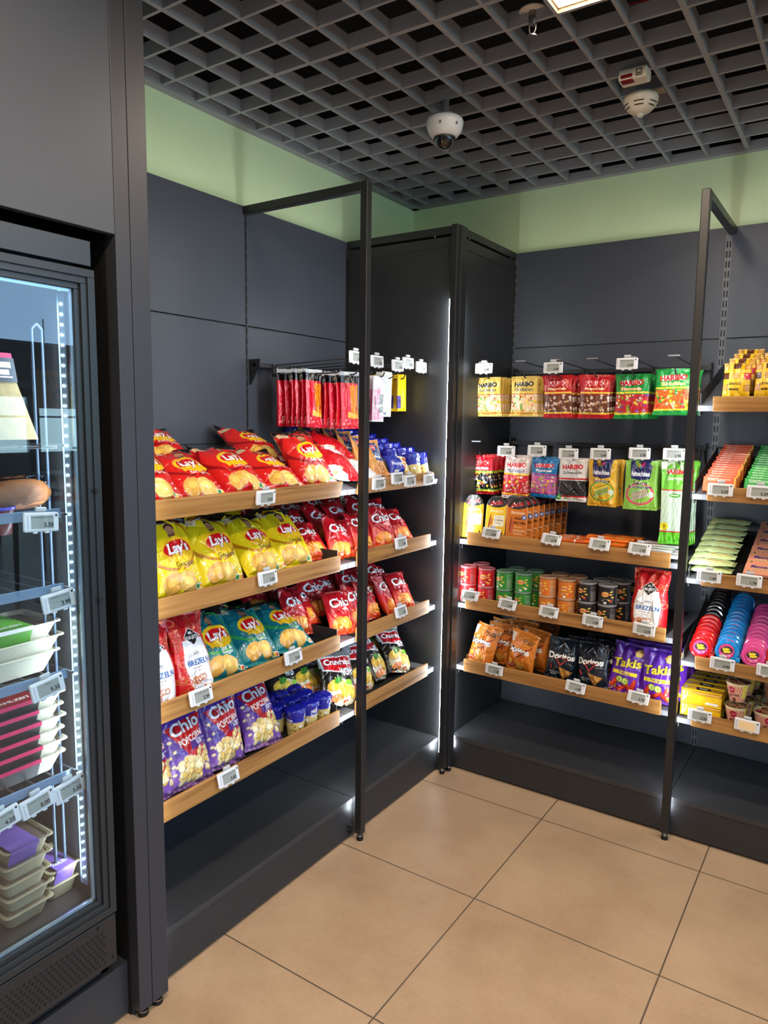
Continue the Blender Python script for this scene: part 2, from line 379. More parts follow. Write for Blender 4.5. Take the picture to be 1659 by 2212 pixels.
def card_mesh(name, art, T, mats=None, outline=None, r=.006, face='front', base=None):
    """rounded slab; art on the -Y face (front) or on top (+Z, then w by h lie flat)"""
    nx, ny = art.nx, art.ny; w, h = art.w, art.h
    U, V = np.meshgrid(np.linspace(-1, 1, nx), np.linspace(0, 1, ny))
    x = U*w/2; z = V*h
    if outline: x = x*outline(V)
    e = np.minimum(np.minimum((1-np.abs(U))*w/2, np.minimum(V, 1-V)*h), r)/r
    t = T/2-(1-np.sqrt(np.clip(1-(1-e)**2, 0, 1)))*min(r, T/2)
    F = np.stack([x, -t, z], -1).reshape(-1, 3); Bk = np.stack([x, t, z], -1).reshape(-1, 3); C = art.out().reshape(-1, 3)
    cb = C.copy() if base is None else np.broadcast_to(np.array(lin(rgb(base))), C.shape)
    k = nx*ny; idx = np.arange(k).reshape(ny, nx); rim = []
    loop = list(idx[0, :])+list(idx[1:, -1])+list(idx[-1, -2::-1])+list(idx[-2:0:-1, 0])
    for a, b in zip(loop, loop[1:]+loop[:1]): rim.append((a, k+a, k+b, b))
    V2 = np.concatenate([F, Bk])
    if face == 'top': V2 = np.stack([V2[:, 0], V2[:, 2]-h/2, -V2[:, 1]+T/2], -1)
    return np_mesh(name, V2, np.concatenate([grid_faces(nx, ny), grid_faces(nx, ny, k, True), np.array(rim)]), np.concatenate([C, cb]), mats or [M_card])
# ------------------------------------------------------------------ placement on the two shelf runs
def basis(unit, lean=0, roll=0, spin=0, tilt=0):
    # unit 'L': faces +x, viewer's right is +y ; unit 'R': faces -y, viewer's right is +x.   lean/roll/spin degrees
    w0, n0 = (Vector((0,1,0)), Vector((1,0,0))) if unit == 'L' else (Vector((1,0,0)), Vector((0,-1,0)))
    s = math.radians(spin); w1 = w0*math.cos(s)-n0*math.sin(s)*1.0; n1 = n0*math.cos(s)+w0*math.sin(s)
    l = math.radians(lean); a = Vector((0,0,1))*math.cos(l)-n1*math.sin(l); n = n1*math.cos(l)+Vector((0,0,1))*math.sin(l)
    r = math.radians(roll); wv = w1*math.cos(r)-a*math.sin(r); av = a*math.cos(r)+w1*math.sin(r)
    return Matrix((wv, -n, av)).transposed().to_4x4()
def pos(unit, lat, dep, z): return Vector((dep, lat, z)) if unit == 'L' else Vector((lat, -dep, z))
def put(name, me, unit, lat, dep, z, label, cat, group=None, lean=0, roll=0, spin=0, proto=None, scale=None):
    o = copy_tree(proto) if proto is not None else link(name, me)
    if proto is not None: o.name = name
    M = basis(unit, lean, roll, spin); M.translation = pos(unit, lat, dep, z); o.matrix_world = M
    if scale: o.scale = scale
    tag(o, label, cat, group); return o
ORD = ['first', 'second', 'third', 'fourth', 'fifth', 'sixth', 'seventh', 'eighth', 'ninth', 'tenth', 'eleventh', 'twelfth', 'thirteenth', 'fourteenth', 'fifteenth', 'sixteenth']
def ordn(i, n, a='left', b='right'):
    if n == 1: return 'the only'
    if i == 0: return a+'most'
    if i == n-1: return b+'most'
    if n == 3: return 'middle'
    return ORD[i]+' from the '+a
def ordf(i, n): return 'frontmost' if i == 0 else ('rearmost' if i == n-1 else ORD[i]+' from the front')
# ================================================================== THE ROOM
X1, Y0, ZC = 4.3, -5.2, 2.706        # shop extents; corner of the two shelf runs is the origin
struct(boxobj('floor', (-.15, 17, -9, 9, -.1, 0), M_floor))
# green walls stand a little behind the panels
struct(boxobj('wall_left', (-.13, -.03, Y0, .13, 0, ZC), M_green))
struct(boxobj('wall_back', (-.03, 3.3, .03, .13, 0, ZC), M_green))
struct(boxobj('wall_front', (.0, X1, Y0-.1, Y0, 0, ZC), mat('shop_rear_wall', (.45,.46,.48), .6)))
# angle trims at the ceiling edge
k = MB(); k.box(-.03, .006, Y0, .03, ZC-.006, ZC+.03, 0); struct(k.build('trim_1', M_ceil))
k = MB(); k.box(-.03, 3.3, -.006, .03, ZC-.006, ZC+.03, 0); struct(k.build('trim_2', M_ceil))
# open cell ceiling
k = MB(); g = .15; hb = .043; wb = .0052
nx_, ny_ = 29, 35
for i in range(nx_):
    x = .07+i*g; ww = wb*(1.55 if i % 4 == 2 else 1); k.box(x-ww, x+ww, Y0, 0, ZC, ZC+hb)
for j in range(-20, 14):
    y = -2.095+j*g; ww = wb*(1.55 if j % 4 == 0 else 1); k.box(0, X1, y-ww, y+ww, ZC+.0004, ZC+hb-.0004)
ceil = struct(k.build('ceiling', M_ceil))
struct(boxobj('wall_above_ceiling', (-.13, X1, Y0, .13, 3.15, 3.2), M_void))
k = MB(); k.box(-.12, -.03, Y0, .13, ZC+.03, 3.15); k.box(-.03, X1, .03, .13, ZC+.03, 3.15)
struct(k.build('trim_3', M_void))
k = MB()                                     # ducts and hangers seen through the cells
R_ = random.Random(4)
for i in range(9): 
    x = R_.uniform(.3, 3.4); y = R_.uniform(-3.2, -.3); k.cyl((x, y, ZC+hb+.005), (x+.02, y, 3.14), .003, n=6)
k.cyl((-.1, -1.9, 2.98), (4.2, -1.75, 2.98), .05, n=14); k.cyl((2.3, -5, 3.0), (2.3, 0, 3.0), .04, n=14)
tag(k.build('service_pipe', mat('dark_pipe', (.16,.14,.14), .6)), 'dark service pipes and hangers above the open ceiling grid', 'pipe')
k = MB(); k.tube([(1.25, -1.3, 2.86), (1.38, -1.12, 2.8), (1.5, -1.02, 2.84), (1.8, -1.1, 2.83), (2.1, -.9, 2.86)], .003); k.tube([(1.1, -.98, 2.85), (1.25, -.95, 2.79), (1.42, -.9, 2.8)], .003)
tag(k.build('cable', mat('red_cable', (.55,.1,.08), .5)), 'thin red cable seen through the ceiling cells near the smoke detector', 'cable')
# warm downlights set in ceiling cells
def lamp(cx, cy, on, lab):
    t = thing('ceiling_lamp', lab, 'lamp', (cx, cy, ZC), 'square lamps set in the ceiling grid')
    a = .069
    k = MB()
    for sx in (-1, 1):
        k.box(sx*a-.003, sx*a+.003, -a, a, .012, .10); k.box(-a, a, sx*a-.003, sx*a+.003, .012, .10)
    k.build('lamp_housing', mat('lamp_reflector', (.92,.82,.68), .3), t)
    boxobj('lamp_diffuser', (-a, a, -a, a, .085, .09), mat('lamp_glow', (1,1,1), .5, emit=(1, .72, .42), es=LAMP_W), t)
lamp(1.345, -1.42, 1, 'warm square ceiling lamp glowing at the top edge of the photo')
for i, (cx, cy) in enumerate([(1.345, -2.62), (2.545, -1.42), (2.545, -2.62), (1.345, -3.82), (2.545, -3.82), (3.745, -1.42), (3.745, -2.62)]):
    lamp(cx, cy, 1, 'warm square ceiling lamp outside the photo over the %s floor' % ['left near', 'right far', 'right middle', 'left rear', 'right rear', 'entrance far', 'entrance near'][i])
def slit_area(cx, cy, P):
    area('ceiling_light', (cx, cy, ZC-.004), (0, 0, 0), .13, .13, P, (1, .83, .64))
for cx, cy, P in [(1.345, -1.42, 9), (1.345, -2.62, 16), (2.545, -1.42, 15), (2.545, -2.62, 15), (1.345, -3.82, 12), (2.545, -3.82, 12)]: slit_area(cx, cy, P)
# --------------------------------------------------------- hall beyond the shop (seen mirrored in the fridge door)
struct(boxobj('trim_4', (X1+.002, X1+.04, -5.2, .2, 2.70, 3.2), mat('lintel_edge', (.5,.55,.62), .4)))
k = MB()
for i in range(14): k.box(12.4+i*.28, 12.5+i*.28, -9, 9, 2.25, 2.42)
k.box(16.2, 16.29, -9, 9, 2.1, 3.3)
struct(k.build('trim_5', mat('hall_slats', (.3,.3,.32), .6)))
struct(boxobj('wall_hall_roof', (X1, 17, -9, 9, 8.4, 8.5), M_void))
M_sky = mat('daylight_sky', (1,1,1), .5, emit=(.52, .86, 1.0), es=WINDOW_W)
wn = 0
for i in range(12):
    wn += 1; y0 = -8+i*1.36
    o = struct(boxobj('window_%d' % wn, (16.4, 16.44, y0, y0+1.06, .7, 2.05), M_sky))
for i in range(4):
    wn += 1; struct(boxobj('window_%d' % wn, (16.4, 16.44, -8.6+i*4.4, -8.6+i*4.4+4.2, 3.4, 8.0), mat('high_daylight', (1,1,1), .5, emit=(.36, .64, 1.0), es=6.0)))
k = MB()
for i in range(13): k.box(16.3, 16.5, -8.3+i*1.36, -8+i*1.36, 0, 2.1)
k.box(16.3, 16.5, -9, 9, 0, .7); k.box(16.3, 16.5, -9, 9, 2.05, 3.4); k.box(16.3, 16.42, -9, 9, 1.55, 1.6)
struct(k.build('wall_hall', mat('window_wall', (.55,.6,.66), .5)))
def hall_table(x, y, lab):
    t = thing('cafe_table', lab, 'table', (x, y, 0), 'tables in the hall')
    boxobj('tabletop', (-.4, .4, -.4, .4, .72, .75), mat('dark_wood', (.16,.13,.12), .4), t)
    for sx in (-1, 1):
        for sy in (-1, 1):
            k = MB(); k.cyl((sx*.33, sy*.33, 0), (sx*.3, sy*.3, .72), .018, .026, n=10); k.build('leg', mat('dark_wood'), t)
for i, (x, y) in enumerate([(5.6, .4), (6.6, 1.9), (8.4, 1.1), (9.2, 3.2)]):
    hall_table(x, y, 'dark cafe table mirrored in the fridge glass, %s' % ['nearest the shop', 'second from the shop', 'third from the shop', 'farthest from the shop'][i])
def barrier(x, y, y2, lab):
    t = thing('belt_barrier', lab, 'barrier', (x, y, 0), 'belt barriers in the hall')
    k = MB(); k.cyl((0,0,0), (0,0,.012), .16, n=24); k.cyl((0,0,.012), (0,0,.98), .03, n=16); k.build('post', M_post, t)
    k = MB(); k.box(-.003, .003, .03, y2-y-.17, .86, .91); k.build('belt', mat('red_belt', (.72,.05,.05), .6), t)
    k = MB(); k.box(-.003, .003, .03, y2-y-.17, .62, .67); k.build('belt', mat('red_belt'), t)
barrier(4.9, .2, 2.0, 'black belt barrier with red belts nearest the shop'); barrier(4.9, 2.0, 4.2, 'black belt barrier with red belts farther along')
t = thing('hanging_sign', 'yellow priority sign over the hall queue, mirrored in the fridge glass', 'sign', (8.5, 2.7, 1.7))
boxobj('sign_board', (-.02, .02, -.42, .42, 0, .52), mat('sign_yellow', (.86,.62,.08), .5), t)
k = MB(); Ms_ = Matrix.Translation((-.0215, 0, .38)) @ Matrix.Rotation(-PI/2, 4, 'Z'); text_mesh_into(k, 'PRIORITY', Ms_, .11, .66, 0, bold=.03)
for a_ in (-.13, .1): k.cyl((-.021, a_, .17), (-.0235, a_, .17), .09, n=24, mi=0); k.cyl((-.0235, a_, .17), (-.0245, a_, .17), .05, n=24, mi=1)
k.build('lettering', [mat('sign_navy', (.06,.08,.2), .5), mat('sign_yellow')], t)
for a_ in (-.3, .3): k = MB(); k.cyl((0, a_, .52), (0, a_, 1.2), .008, n=8); k.build('hanger', M_post, t)
t = thing('counter', 'white service counter far off in the hall', 'counter', (10.6, 6.2, 0))
boxobj('counter_body', (-.6, .6, -1.6, 1.6, 0, 1.0), mat('white_laminate', (.8,.82,.85), .4), t); boxobj('counter_top', (-.65, .65, -1.65, 1.65, 1.0, 1.04), mat('dark_wood'), t)
for i in range(3): 
    tg = thing('monitor', 'dark monitor on the hall counter, %s' % ['near end', 'middle', 'far end'][i], 'monitor', (10.6, 5.2+i, 1.04), 'monitors on the counter')
    k = MB(); k.box(-.02, .02, -.27, .27, .1, .42); k.build('screen', M_dark, tg); k = MB(); k.box(-.03, .03, -.03, .03, 0, .12); k.box(-.1, .1, -.12, .12, 0, .01); k.build('stand', M_dark, tg)
# ================================================================== RACKS
ZT = 2.412                          # top of the racks
def wpanel(par, unit, a0, a1, z0, z1):
    g2 = .0022
    if unit == 'L': return boxobj('back_panel', (-.022, 0, a0+g2, a1-g2, z0+g2, z1-g2), M_panel, par, .0012)
    return boxobj('back_panel', (a0+g2, a1-g2, 0, .022, z0+g2, z1-g2), M_panel, par, .0012)
def upright(par, unit, a, z0=.16, z1=ZT-.03, cols=(-1, 1), w=.012):
    k = MB()
    M = Matrix.Identity(4) if unit == 'R' else Matrix(((0,-1,0,0),(1,0,0,0),(0,0,1,0),(0,0,0,1)))
    k.box(a-w, a+w, -.002, .02, z0, z1, 0, M)
    n = int((z1-z0)/.04)
    for c in cols:
        for i in range(n):
            z = z0+.02+i*.04; k.box(a+c*w*.45-.0024, a+c*w*.45+.0024, -.0032, 0, z-.013, z+.013, 1, M)
    return k.build('slotted_upright', [M_dark if unit == 'L' else mat('upright_grey', (.36,.37,.39), .4), M_black], par)
def post(par, unit, a, arm=True, foot=True, z1=ZT-.004, dep=.587, w=.029, d=.029, led=True, ledside=None):
    M = Matrix.Identity(4) if unit == 'R' else Matrix(((0,-1,0,0),(1,0,0,0),(0,0,1,0),(0,0,0,1)))
    k = MB(); k.bbox(a-w/2, a+w/2, -dep, -dep+d, .028, z1, .0025, 0, M)
    k.build('post', M_post, par)
    if arm:
        k = MB(); k.bbox(a-w/2, a+w/2, -dep+d, 0, z1-.03, z1, .002, 0, M); k.build('top_arm', M_post, par)
    if foot:
        k = MB(); c = M @ Vector((a, -dep+d/2, 0)); k.cyl((c.x, c.y, 0), (c.x, c.y, .012), .013, n=18); k.cyl((c.x, c.y, .012), (c.x, c.y, .03), .006, n=12, mi=1)
        k.cyl((c.x, c.y, .0155), (c.x, c.y, .0185), .0115, n=18, mi=1)
        k.build('foot', [M_rubber, M_chrome], par)
    if led:
        k = MB()
        if ledside is None: k.box(a-.005, a+.005, -dep+d+.0005, -dep+d+.0025, .1, 2.36, 0, M)
        else: k.box(a+ledside*w/2, a+ledside*(w/2+.003), -dep+d+.004, -dep+d+.012, .1, 2.11, 0, M)
        k.build('led_strip', M_led, par)
# ---- left run: y from -2.183 to -.596
YM = -1.256
rk = thing('shelving_rack', 'dark grey shelving rack along the left wall holding crisps', 'shelving rack', (0, 0, 0))
for (a0, a1) in ((-2.19, YM), (YM, -.597)):
    for z0, z1 in ((.16, 1.0), (1.0, 1.5), (1.5, 1.959), (1.959, ZT)): wpanel(rk, 'L', a0, a1, z0, z1)
upright(rk, 'L', YM, cols=(0,), w=.004); upright(rk, 'L', -.604, cols=(0,), w=.004); upright(rk, 'L', -2.18, cols=(0,), w=.004)
post(rk, 'L', YM)
for a0, a1 in ((-2.183, YM-.0015), (YM+.0015, -.597)):
    boxobj('base_shelf', (0, .5385, a0, a1, .14, .16), M_base, rk, .001); 
    boxobj('plinth', (.50, .535, a0, a1, .012, .14), M_dark, rk)
k = MB(); k.box(.528, .552, YM-.03, YM-.017, .03, .062); k.cyl((.54, YM-.032, .045), (.54, YM-.017, .045), .004, n=8, mi=1); k.build('post_bracket', [M_post, M_chrome], rk)
# ---- right run: x from .574 on
rr = thing('shelving_rack', 'dark grey shelving rack along the back wall holding sweets and cans', 'shelving rack', (0, 0, 0))
XR = 1.5375; XR2 = 2.5
for (a0, a1) in ((.576, XR-.012), (XR-.012, XR2), (XR2, 3.3)):
    for z0, z1 in ((.16, 1.0), (1.0, 1.5), (1.5, 1.958), (1.958, ZT)): wpanel(rr, 'R', a0, a1, z0, z1)
upright(rr, 'R', .58, cols=(0,), w=.004); upright(rr, 'R', XR-.012, w=.0125); upright(rr, 'R', XR2, w=.0125)
for a in (XR, XR2): post(rr, 'R', a)
for a0, a1 in ((.576, XR-.003), (XR-.001, XR2-.002), (XR2, 3.3)):
    boxobj('base_shelf', (a0, a1, -.5385, 0, .14, .16), M_base, rr, .001)
    boxobj('plinth', (a0, a1, -.535, -.50, .012, .14), M_dark, rr)
# ---- corner cabinet
cc = thing('corner_cabinet', 'tall closed black cabinet filling the corner between the two racks', 'cabinet', (0, 0, 0))
boxobj('side_panel', (.002, .560, -.596, -.582, .0, ZT-.06), mat('cabinet_black', (.175,.178,.185), .4), cc, .001)
boxobj('side_panel', (.56, .574, -.560, -.002, .0, ZT-.06), mat('cabinet_black'), cc, .001)
k = MB()
k.bbox(.0, .575, -.60, -.565, ZT-.032, ZT, .0015); k.bbox(.540, .578, -.565, .0, ZT-.032, ZT, .0015); k.box(.0, .55, -.58, 0, ZT-.02, ZT-.004)
k.build('top_rail', M_post, cc)
k = MB(); k.bbox(.002, .548, -.599, -.585, ZT-.085, ZT-.042, .001); k.bbox(.563, .577, -.56, -.004, ZT-.085, ZT-.042, .001); k.build('header_strip', mat('cabinet_black'), cc)
for a_, b_ in (((.47, -.597, ZT-.037), (.47, -.604, ZT-.037)), ((.12, -.597, ZT-.037), (.12, -.604, ZT-.037)), ((.574, -.5, ZT-.037), (.582, -.5, ZT-.037)), ((.574, -.07, ZT-.037), (.582, -.07, ZT-.037)), ((.10, -.595, 2.262), (.10, -.601, 2.262)), ((.10, -.595, 2.10), (.10, -.601, 2.10))):
    k = MB(); k.cyl(a_, b_, .0035, n=10); k.build('screw', M_chrome, cc)
k = MB(); k.bbox(.5605, .589, -.626, -.597, .028, ZT-.002, .002); k.build('post', M_post, cc)
k = MB(); k.bbox(.574, .594, -.5965, -.545, .028, ZT-.002, .002); k.build('post', M_post, cc)
for x, y in ((.572, -.612), (.582, -.57)):
    k = MB(); k.cyl((x, y, 0), (x, y, .012), .012, n=18); k.cyl((x, y, .012), (x, y, .03), .006, n=12, mi=1); k.cyl((x, y, .0155), (x, y, .0185), .0105, n=18, mi=1); k.build('foot', [M_rubber, M_chrome], cc)
k = MB(); k.box(.5560, .5600, -.6200, -.6000, .1, 2.11); k.build('led_strip', M_led2, cc)
k = MB(); k.box(.5765, .5915, -.5445, -.5420, .1, 2.11); k.build('led_strip', M_led2, cc)
# ================================================================== FRIDGE AND ITS SURROUND (y < -2.183)
su = thing('fridge_surround', 'tall dark grey surround panel and posts around the drinks fridge', 'surround', (0, 0, 0))
boxobj('side_wall', (.0, .558, -2.276, -2.19, .0, ZC-.002), mat('surround_side', (.2,.205,.22), .5), su)
k = MB(); k.bbox(.556, .587, -2.236, -2.1835, .022, ZC-.002, .0015); k.build('post', mat('surround_post', (.205,.21,.24), .42), su)
k = MB(); k.bbox(.551, .587, -2.278, -2.2375, .022, ZC-.002, .0015); k.build('post', mat('surround_post'), su)
for y in (-2.21, -2.257):
    k = MB(); k.cyl((.572, y, 0), (.572, y, .009), .015, n=18); k.cyl((.572, y, .009), (.572, y, .025), .007, n=12); k.cyl((.572, y, .011), (.572, y, .014), .0135, n=18, mi=1); k.build('foot', [M_rubber, M_chrome], su)
boxobj('side_wall', (.0, .587, -3.075, -3.052, .0, ZC-.002), mat('surround_side'), su)
boxobj('header_panel', (.565, .585, -3.05, -2.266, 2.017, ZC-.002), M_panel, su, .0015)
boxobj('plinth', (.50, .541, -3.05, -2.279, .008, .155), mat('surround_side'), su)
k = MB(); k.box(.553, .556, -2.1880, -2.1838, .1, 2.36); k.build('led_strip', M_led, su)
boxobj('inner_wall', (.0, .55, -2.2795, -2.277, .0, 2.6), M_black, su)
# letters engraved near the top of the post
k = MB(); Mt = basis('L'); Mt.translation = (.5875, -2.21, 2.664); text_mesh_into(k, 'HT', Mt, .016); k.box(.5874, .5877, -2.222, -2.198, 2.652, 2.6527); k.build('engraved_mark', mat('engrave', (.36,.36,.4), .5), su)
FR = -2.33; FL = -2.93
fr = thing('display_fridge', 'tall black display fridge with a glass door and lit shelves', 'fridge', (0, 0, 0))
M_fr = mat('fridge_black', (.14,.145,.155), .35); M_frd = mat('fridge_frame', (.145,.165,.18), .3)
k = MB()   # cabinet shell, open at the front
k.box(.02, .53, FL, FL+.03, .16, 1.995); k.box(.02, .53, FR-.02, FR, .16, 1.995); k.box(.02, .04, FL, FR, .16, 1.995); k.box(.02, .53, FL, FR, 1.93, 1.995); k.box(.02, .53, FL, FR, .16, .36)
k.build('cabinet', M_fr, fr)
k = MB(); k.box(.041, .043, FL+.03, FR-.02, .36, 1.93); k.box(.04, .52, FL+.0305, FL+.0315, .36, 1.93); k.box(.04, .52, FR-.0215, FR-.0205, .36, 1.93); k.box(.04, .52, FL+.03, FR-.02, .36, .364)
k.build('liner', mat('fridge_liner', (.22,.215,.22), .4), fr)
boxobj('sign_panel', (.53, .566, FL, FR, 1.937, 1.993), mat('fridge_sign', (.17,.21,.25), .35), fr, .0015)
k = MB(); k.bbox(.53, .571, FL, FR, .205, .338, .0015)
k.build('grille', M_fr, fr)
k = MB()
for r in range(8):
    for c in range(34):
        y = FR-.035-c*.0135-(r % 2)*.0067; z = .222+r*.0118
        k.cyl((.5711, y, z), (.5716, y, z), .0044, n=8)
k.build('grille_holes', M_black, fr)
for y, z in ((FR-.01, .222), (FR-.05, .325)): k = MB(); k.cyl((.570, y, z), (.5745, y, z), .004, n=12); k.build('screw', M_post, fr)
dr = thing('door', None, None); dr.parent = fr
for a in ('label', 'category'):
    if a in dr: del dr[a]
z0, z1 = .346, 1.928
k = MB()
for (w_, x_) in ((.046, .565), (.033, .572), (.018, .577)):
    k.bbox(.533, x_, FR-w_, FR-.0, z0+w_+.0003, z1-w_-.0003, .0008); k.bbox(.533, x_, FL, FL+w_, z0+w_+.0003, z1-w_-.0003, .0008); k.bbox(.533, x_, FL, FR, z1-w_, z1, .001); k.bbox(.533, x_, FL, FR, z0, z0+w_, .001)
k.build('door_frame', M_frd, dr)
boxobj('glass_pane', (.556, .560, FL+.045, FR-.045, z0+.045, z1-.045), M_glass, dr)
k = MB()   # bright beaded spacer around the pane
for y in (FR-.052, FL+.046): k.box(.548, .5555, y, y+.006, z0+.047, z1-.047)
for z in (z0+.047, z1-.053): k.box(.548, .5555, FL+.047, FR-.047, z, z+.006)
k.build('spacer', mat('spacer_metal', (.72,.8,.86), .25, .6), dr)
for z in (1.425, 1.163): k = MB(); k.cyl((.574, FR-.016, z), (.581, FR-.016, z), .0055, n=14); k.build('screw', M_rubber, dr)
# interior lights, left and right jambs
k = MB()
for i in range(62): z = .42+i*.0235; k.box(.486, .488, -2.3625, -2.3605, z, z+.006)
k.build('led_strip', mat('fridge_led', (1,1,1), .5, emit=(.75, .9, 1), es=14), fr)
k = MB(); k.box(.47, .50, -2.3585, -2.351, .40, 1.88); k.build('led_holder', mat('led_lens', (.55,.62,.68), .2), fr)
k = MB(); k.box(.46, .475, FL+.032, FL+.04, .40, 1.88); k.build('led_strip', mat('fridge_led_side', (1,1,1), .5, emit=(.8, .92, 1), es=10), fr)
area('fridge_light', (.484, -2.366, 1.14), (0, math.radians(60), math.radians(25)), 1.44, .012, 3.6, (.78, .9, 1))
bpy.data.objects['fridge_light'].rotation_euler = (Vector((-.75, -.65, 0)).to_track_quat('-Z', 'X')).to_euler()
for i, z in enumerate((1.37, 1.19, .977, .72, 1.535)):
    k = MB(); z -= .006
    for j in range(11): y = FL+.06+j*.05; k.cyl((.05, y, z), (.49, y, z), .003, n=6)
    k.cyl((.05, FL+.04, z-.004), (.05, FR-.05, z-.004), .004, n=6); k.cyl((.48, FL+.04, z-.004), (.48, FR-.05, z-.004), .004, n=6)
    k.build('wire_shelf', mat('fridge_wire', (.25,.26,.28), .4), fr)
    if i == 4: continue
    k = MB(); k.bbox(.497, .502, FL+.05, -2.39, z-.006, z+.018, .002); k.build('shelf_rail', mat('clear_rail', (.55,.66,.78), .12, trans=.3, alpha=.8), fr)
k = MB(); k.tube([(.43, -2.40, 1.80), (.43, -2.40, .42)], .004); k.tube([(.43, -2.375, 1.80), (.43, -2.375, .42)], .004); k.tube([(.43, -2.40, 1.80), (.43, -2.3875, 1.812), (.43, -2.375, 1.80)], .004)
k.build('air_guide', mat('guide_plastic', (.26,.31,.38), .15), fr)
k = MB(); k.box(.0435, .0445, -2.44, -2.33, 1.72, 1.80, 0); k.box(.0435, .0445, -2.47, -2.445, 1.715, 1.755, 0)
for i in range(14): k.box(.0446, .0448, -2.42+i*.005, -2.418+i*.005, 1.735, 1.75, 1)
for i in range(4): k.box(.0446, .0448, -2.43, -2.345, 1.758+i*.009, 1.7595+i*.009, 1)
k.box(.0446, .0448, -2.46, -2.452, 1.73, 1.742, 2)
k.build('rating_label', [M_white, M_ink, mat('yellow_warning', (.95,.8,.1), .5)], fr)
# ================================================================== CEILING FITTINGS
c = thing('dome_camera', 'white dome security camera with dark glass bubble hanging below the ceiling grid', 'camera', (.75, -1.035, 2.648)); c.scale = (1.07, 1.07, 1.07)
k = MB(); k.cyl((0,0,.0), (0,0,.10), .013, n=20); k.cyl((0,0,.085), (0,0,.09), .04, n=24); k.cyl((0,0,-.002), (0,0,.006), .045, n=24); k.build('mount', mat('mount_grey', (.4,.4,.42), .5), c)
k = MB(); k.lathe([(.0001, 0), (.052, 0), (.0585, -.004), (.061, -.012), (.061, -.018), (.055, -.04), (.044, -.055), (.034, -.06), (.0001, -.06)], n=48); k.build('housing', M_white, c)
k = MB(); k.lathe([(.033*math.cos(a), -.058-.036*math.sin(a)) for a in np.linspace(0, PI/2-.01, 12)], n=40); k.build('dome', mat('dark_dome', (.02,.02,.025), .05, coat=1), c)
k = MB(); k.lathe([(.0345, -.057), (.0365, -.0615), (.0345, -.066)], n=40); k.build('trim_ring', M_post, c)
for a in (-75, -20): 
    k = MB(); t_ = math.radians(a); p = Vector((math.cos(t_), math.sin(t_), 0)); k.bbox(-.003, .003, -.002, .002, -.034, -.025, .0008, 0, Matrix.Translation(p*.0585) @ Matrix.Rotation(t_+PI/2, 4, 'Z'))
    k.build('screw_slot', mat('slot_grey', (.45,.45,.5), .5), c)
c = thing('smoke_detector', 'round cream smoke detector with curved slots below the ceiling grid', 'smoke detector', (1.352, -.78, 2.668))
k = MB(); k.lathe([(.0001, .012), (.052, .012), (.056, .004), (.056, -.006), (.050, -.022), (.036, -.036), (.018, -.045), (.0001, -.047)], n=56); k.build('housing', M_cream, c)
k = MB()
for base in (-100, -40, 20, -160):
    for rr_, z_ in ((.0515, -.0195), (.0445, -.0293)):
        pts = [((rr_+.0006)*math.cos(math.radians(base+a)), (rr_+.0006)*math.sin(math.radians(base+a)), z_) for a in range(0, 42, 6)]; k.tube(pts, .0016, n=6)
k.build('slots', M_black, c)
k = MB(); k.lathe([(.012, -.044), (.0115, -.052), (.006, -.056), (.0001, -.057)], n=24); k.build('sensor_cap', mat('sensor_clear', (.75,.75,.72), .15), c)
k = MB(); k.box(-.045, .075, -.02, .02, .012, .016); k.build('bracket', mat('bracket_beige', (.6,.5,.42), .5), c)
c = thing('alarm_sounder', 'small cream alarm box with red lens above the smoke detector', 'alarm', (1.362, -.90, 2.70))
k = MB(); k.bbox(-.045, .045, -.03, .03, -.024, .012, .008); k.build('housing', M_cream, c)
k = MB(); k.bbox(-.037, .002, -.0322, -.02, -.019, -.006, .005); k.bbox(-.037, .002, -.027, .0, -.0255, -.02, .002); k.build('red_lens', mat('red_lens', (.5,.02,.05), .15), c)
k = MB(); k.box(.012, .03, -.0304, -.0300, -.018, .002); k.box(.015, .027, -.0308, -.0304, -.015, -.001, 1); k.box(.017, .025, -.0311, -.0308, -.013, -.009, 0); k.build('maker_mark', [M_ink, M_cream], c)
c = thing('sprinkler', 'ceiling sprinkler head with a cream escutcheon in the grid', 'sprinkler', (1.20, -1.345, 2.735))
k = MB(); k.lathe([(.0001, .006), (.036, .004), (.038, 0), (.0001, 0)], n=36); k.build('escutcheon', M_cream, c)
k = MB(); k.cyl((0,0,-.02), (0,0,0), .012, n=20); k.cyl((0,0,-.034), (0,0,-.02), .009, .012, n=20)
for s_ in (-1, 1): k.tube([(s_*.010, 0, -.03), (s_*.009, 0, -.05), (s_*.002, 0, -.062)], .0022)
k.cyl((0,0,-.066), (0,0,-.063), .014, n=20); k.build('sprinkler_head', mat('brushed_steel', (.55,.55,.55), .3, .9), c)
# ================================================================== PRINTED PACKAGING
K = {}                                   # kind -> list of meshes (variants)
def chips(a, x, y, s, c=('E0A94A','EBC066','D9953A')):
    for i, (dx, dy, r) in enumerate([(-.20, .03, 20), (.21, .02, -25)]):
        c0 = a.c(c[i % 3]); a.ell(x+dx*s*4, y+dy*s*3, s*1.22, s*.92, c0*.68, r); a.ell(x+dx*s*4-.004, y+dy*s*3+.004, s*1.16, s*.87, c0, r); [a.ell(x+dx*s*4-.01, y+dy*s*3+.004, s*q_, s*q_*.7, c0*.9, r, ring=.88) for q_ in (1.0, .7, .42)]; a.ell(x+dx*s*4-.02, y+dy*s*3+.012, s*.55, s*.35, np.minimum(c0*1.15, 1), r)
        a.blobs(9, x+dx*s*4-s*.9, x+dx*s*4+s*.9, y+dy*s*3-s*.4, y+dy*s*3+s*.4, .004, .010, [np.minimum(c0*1.12, 1)], seed=i+4)
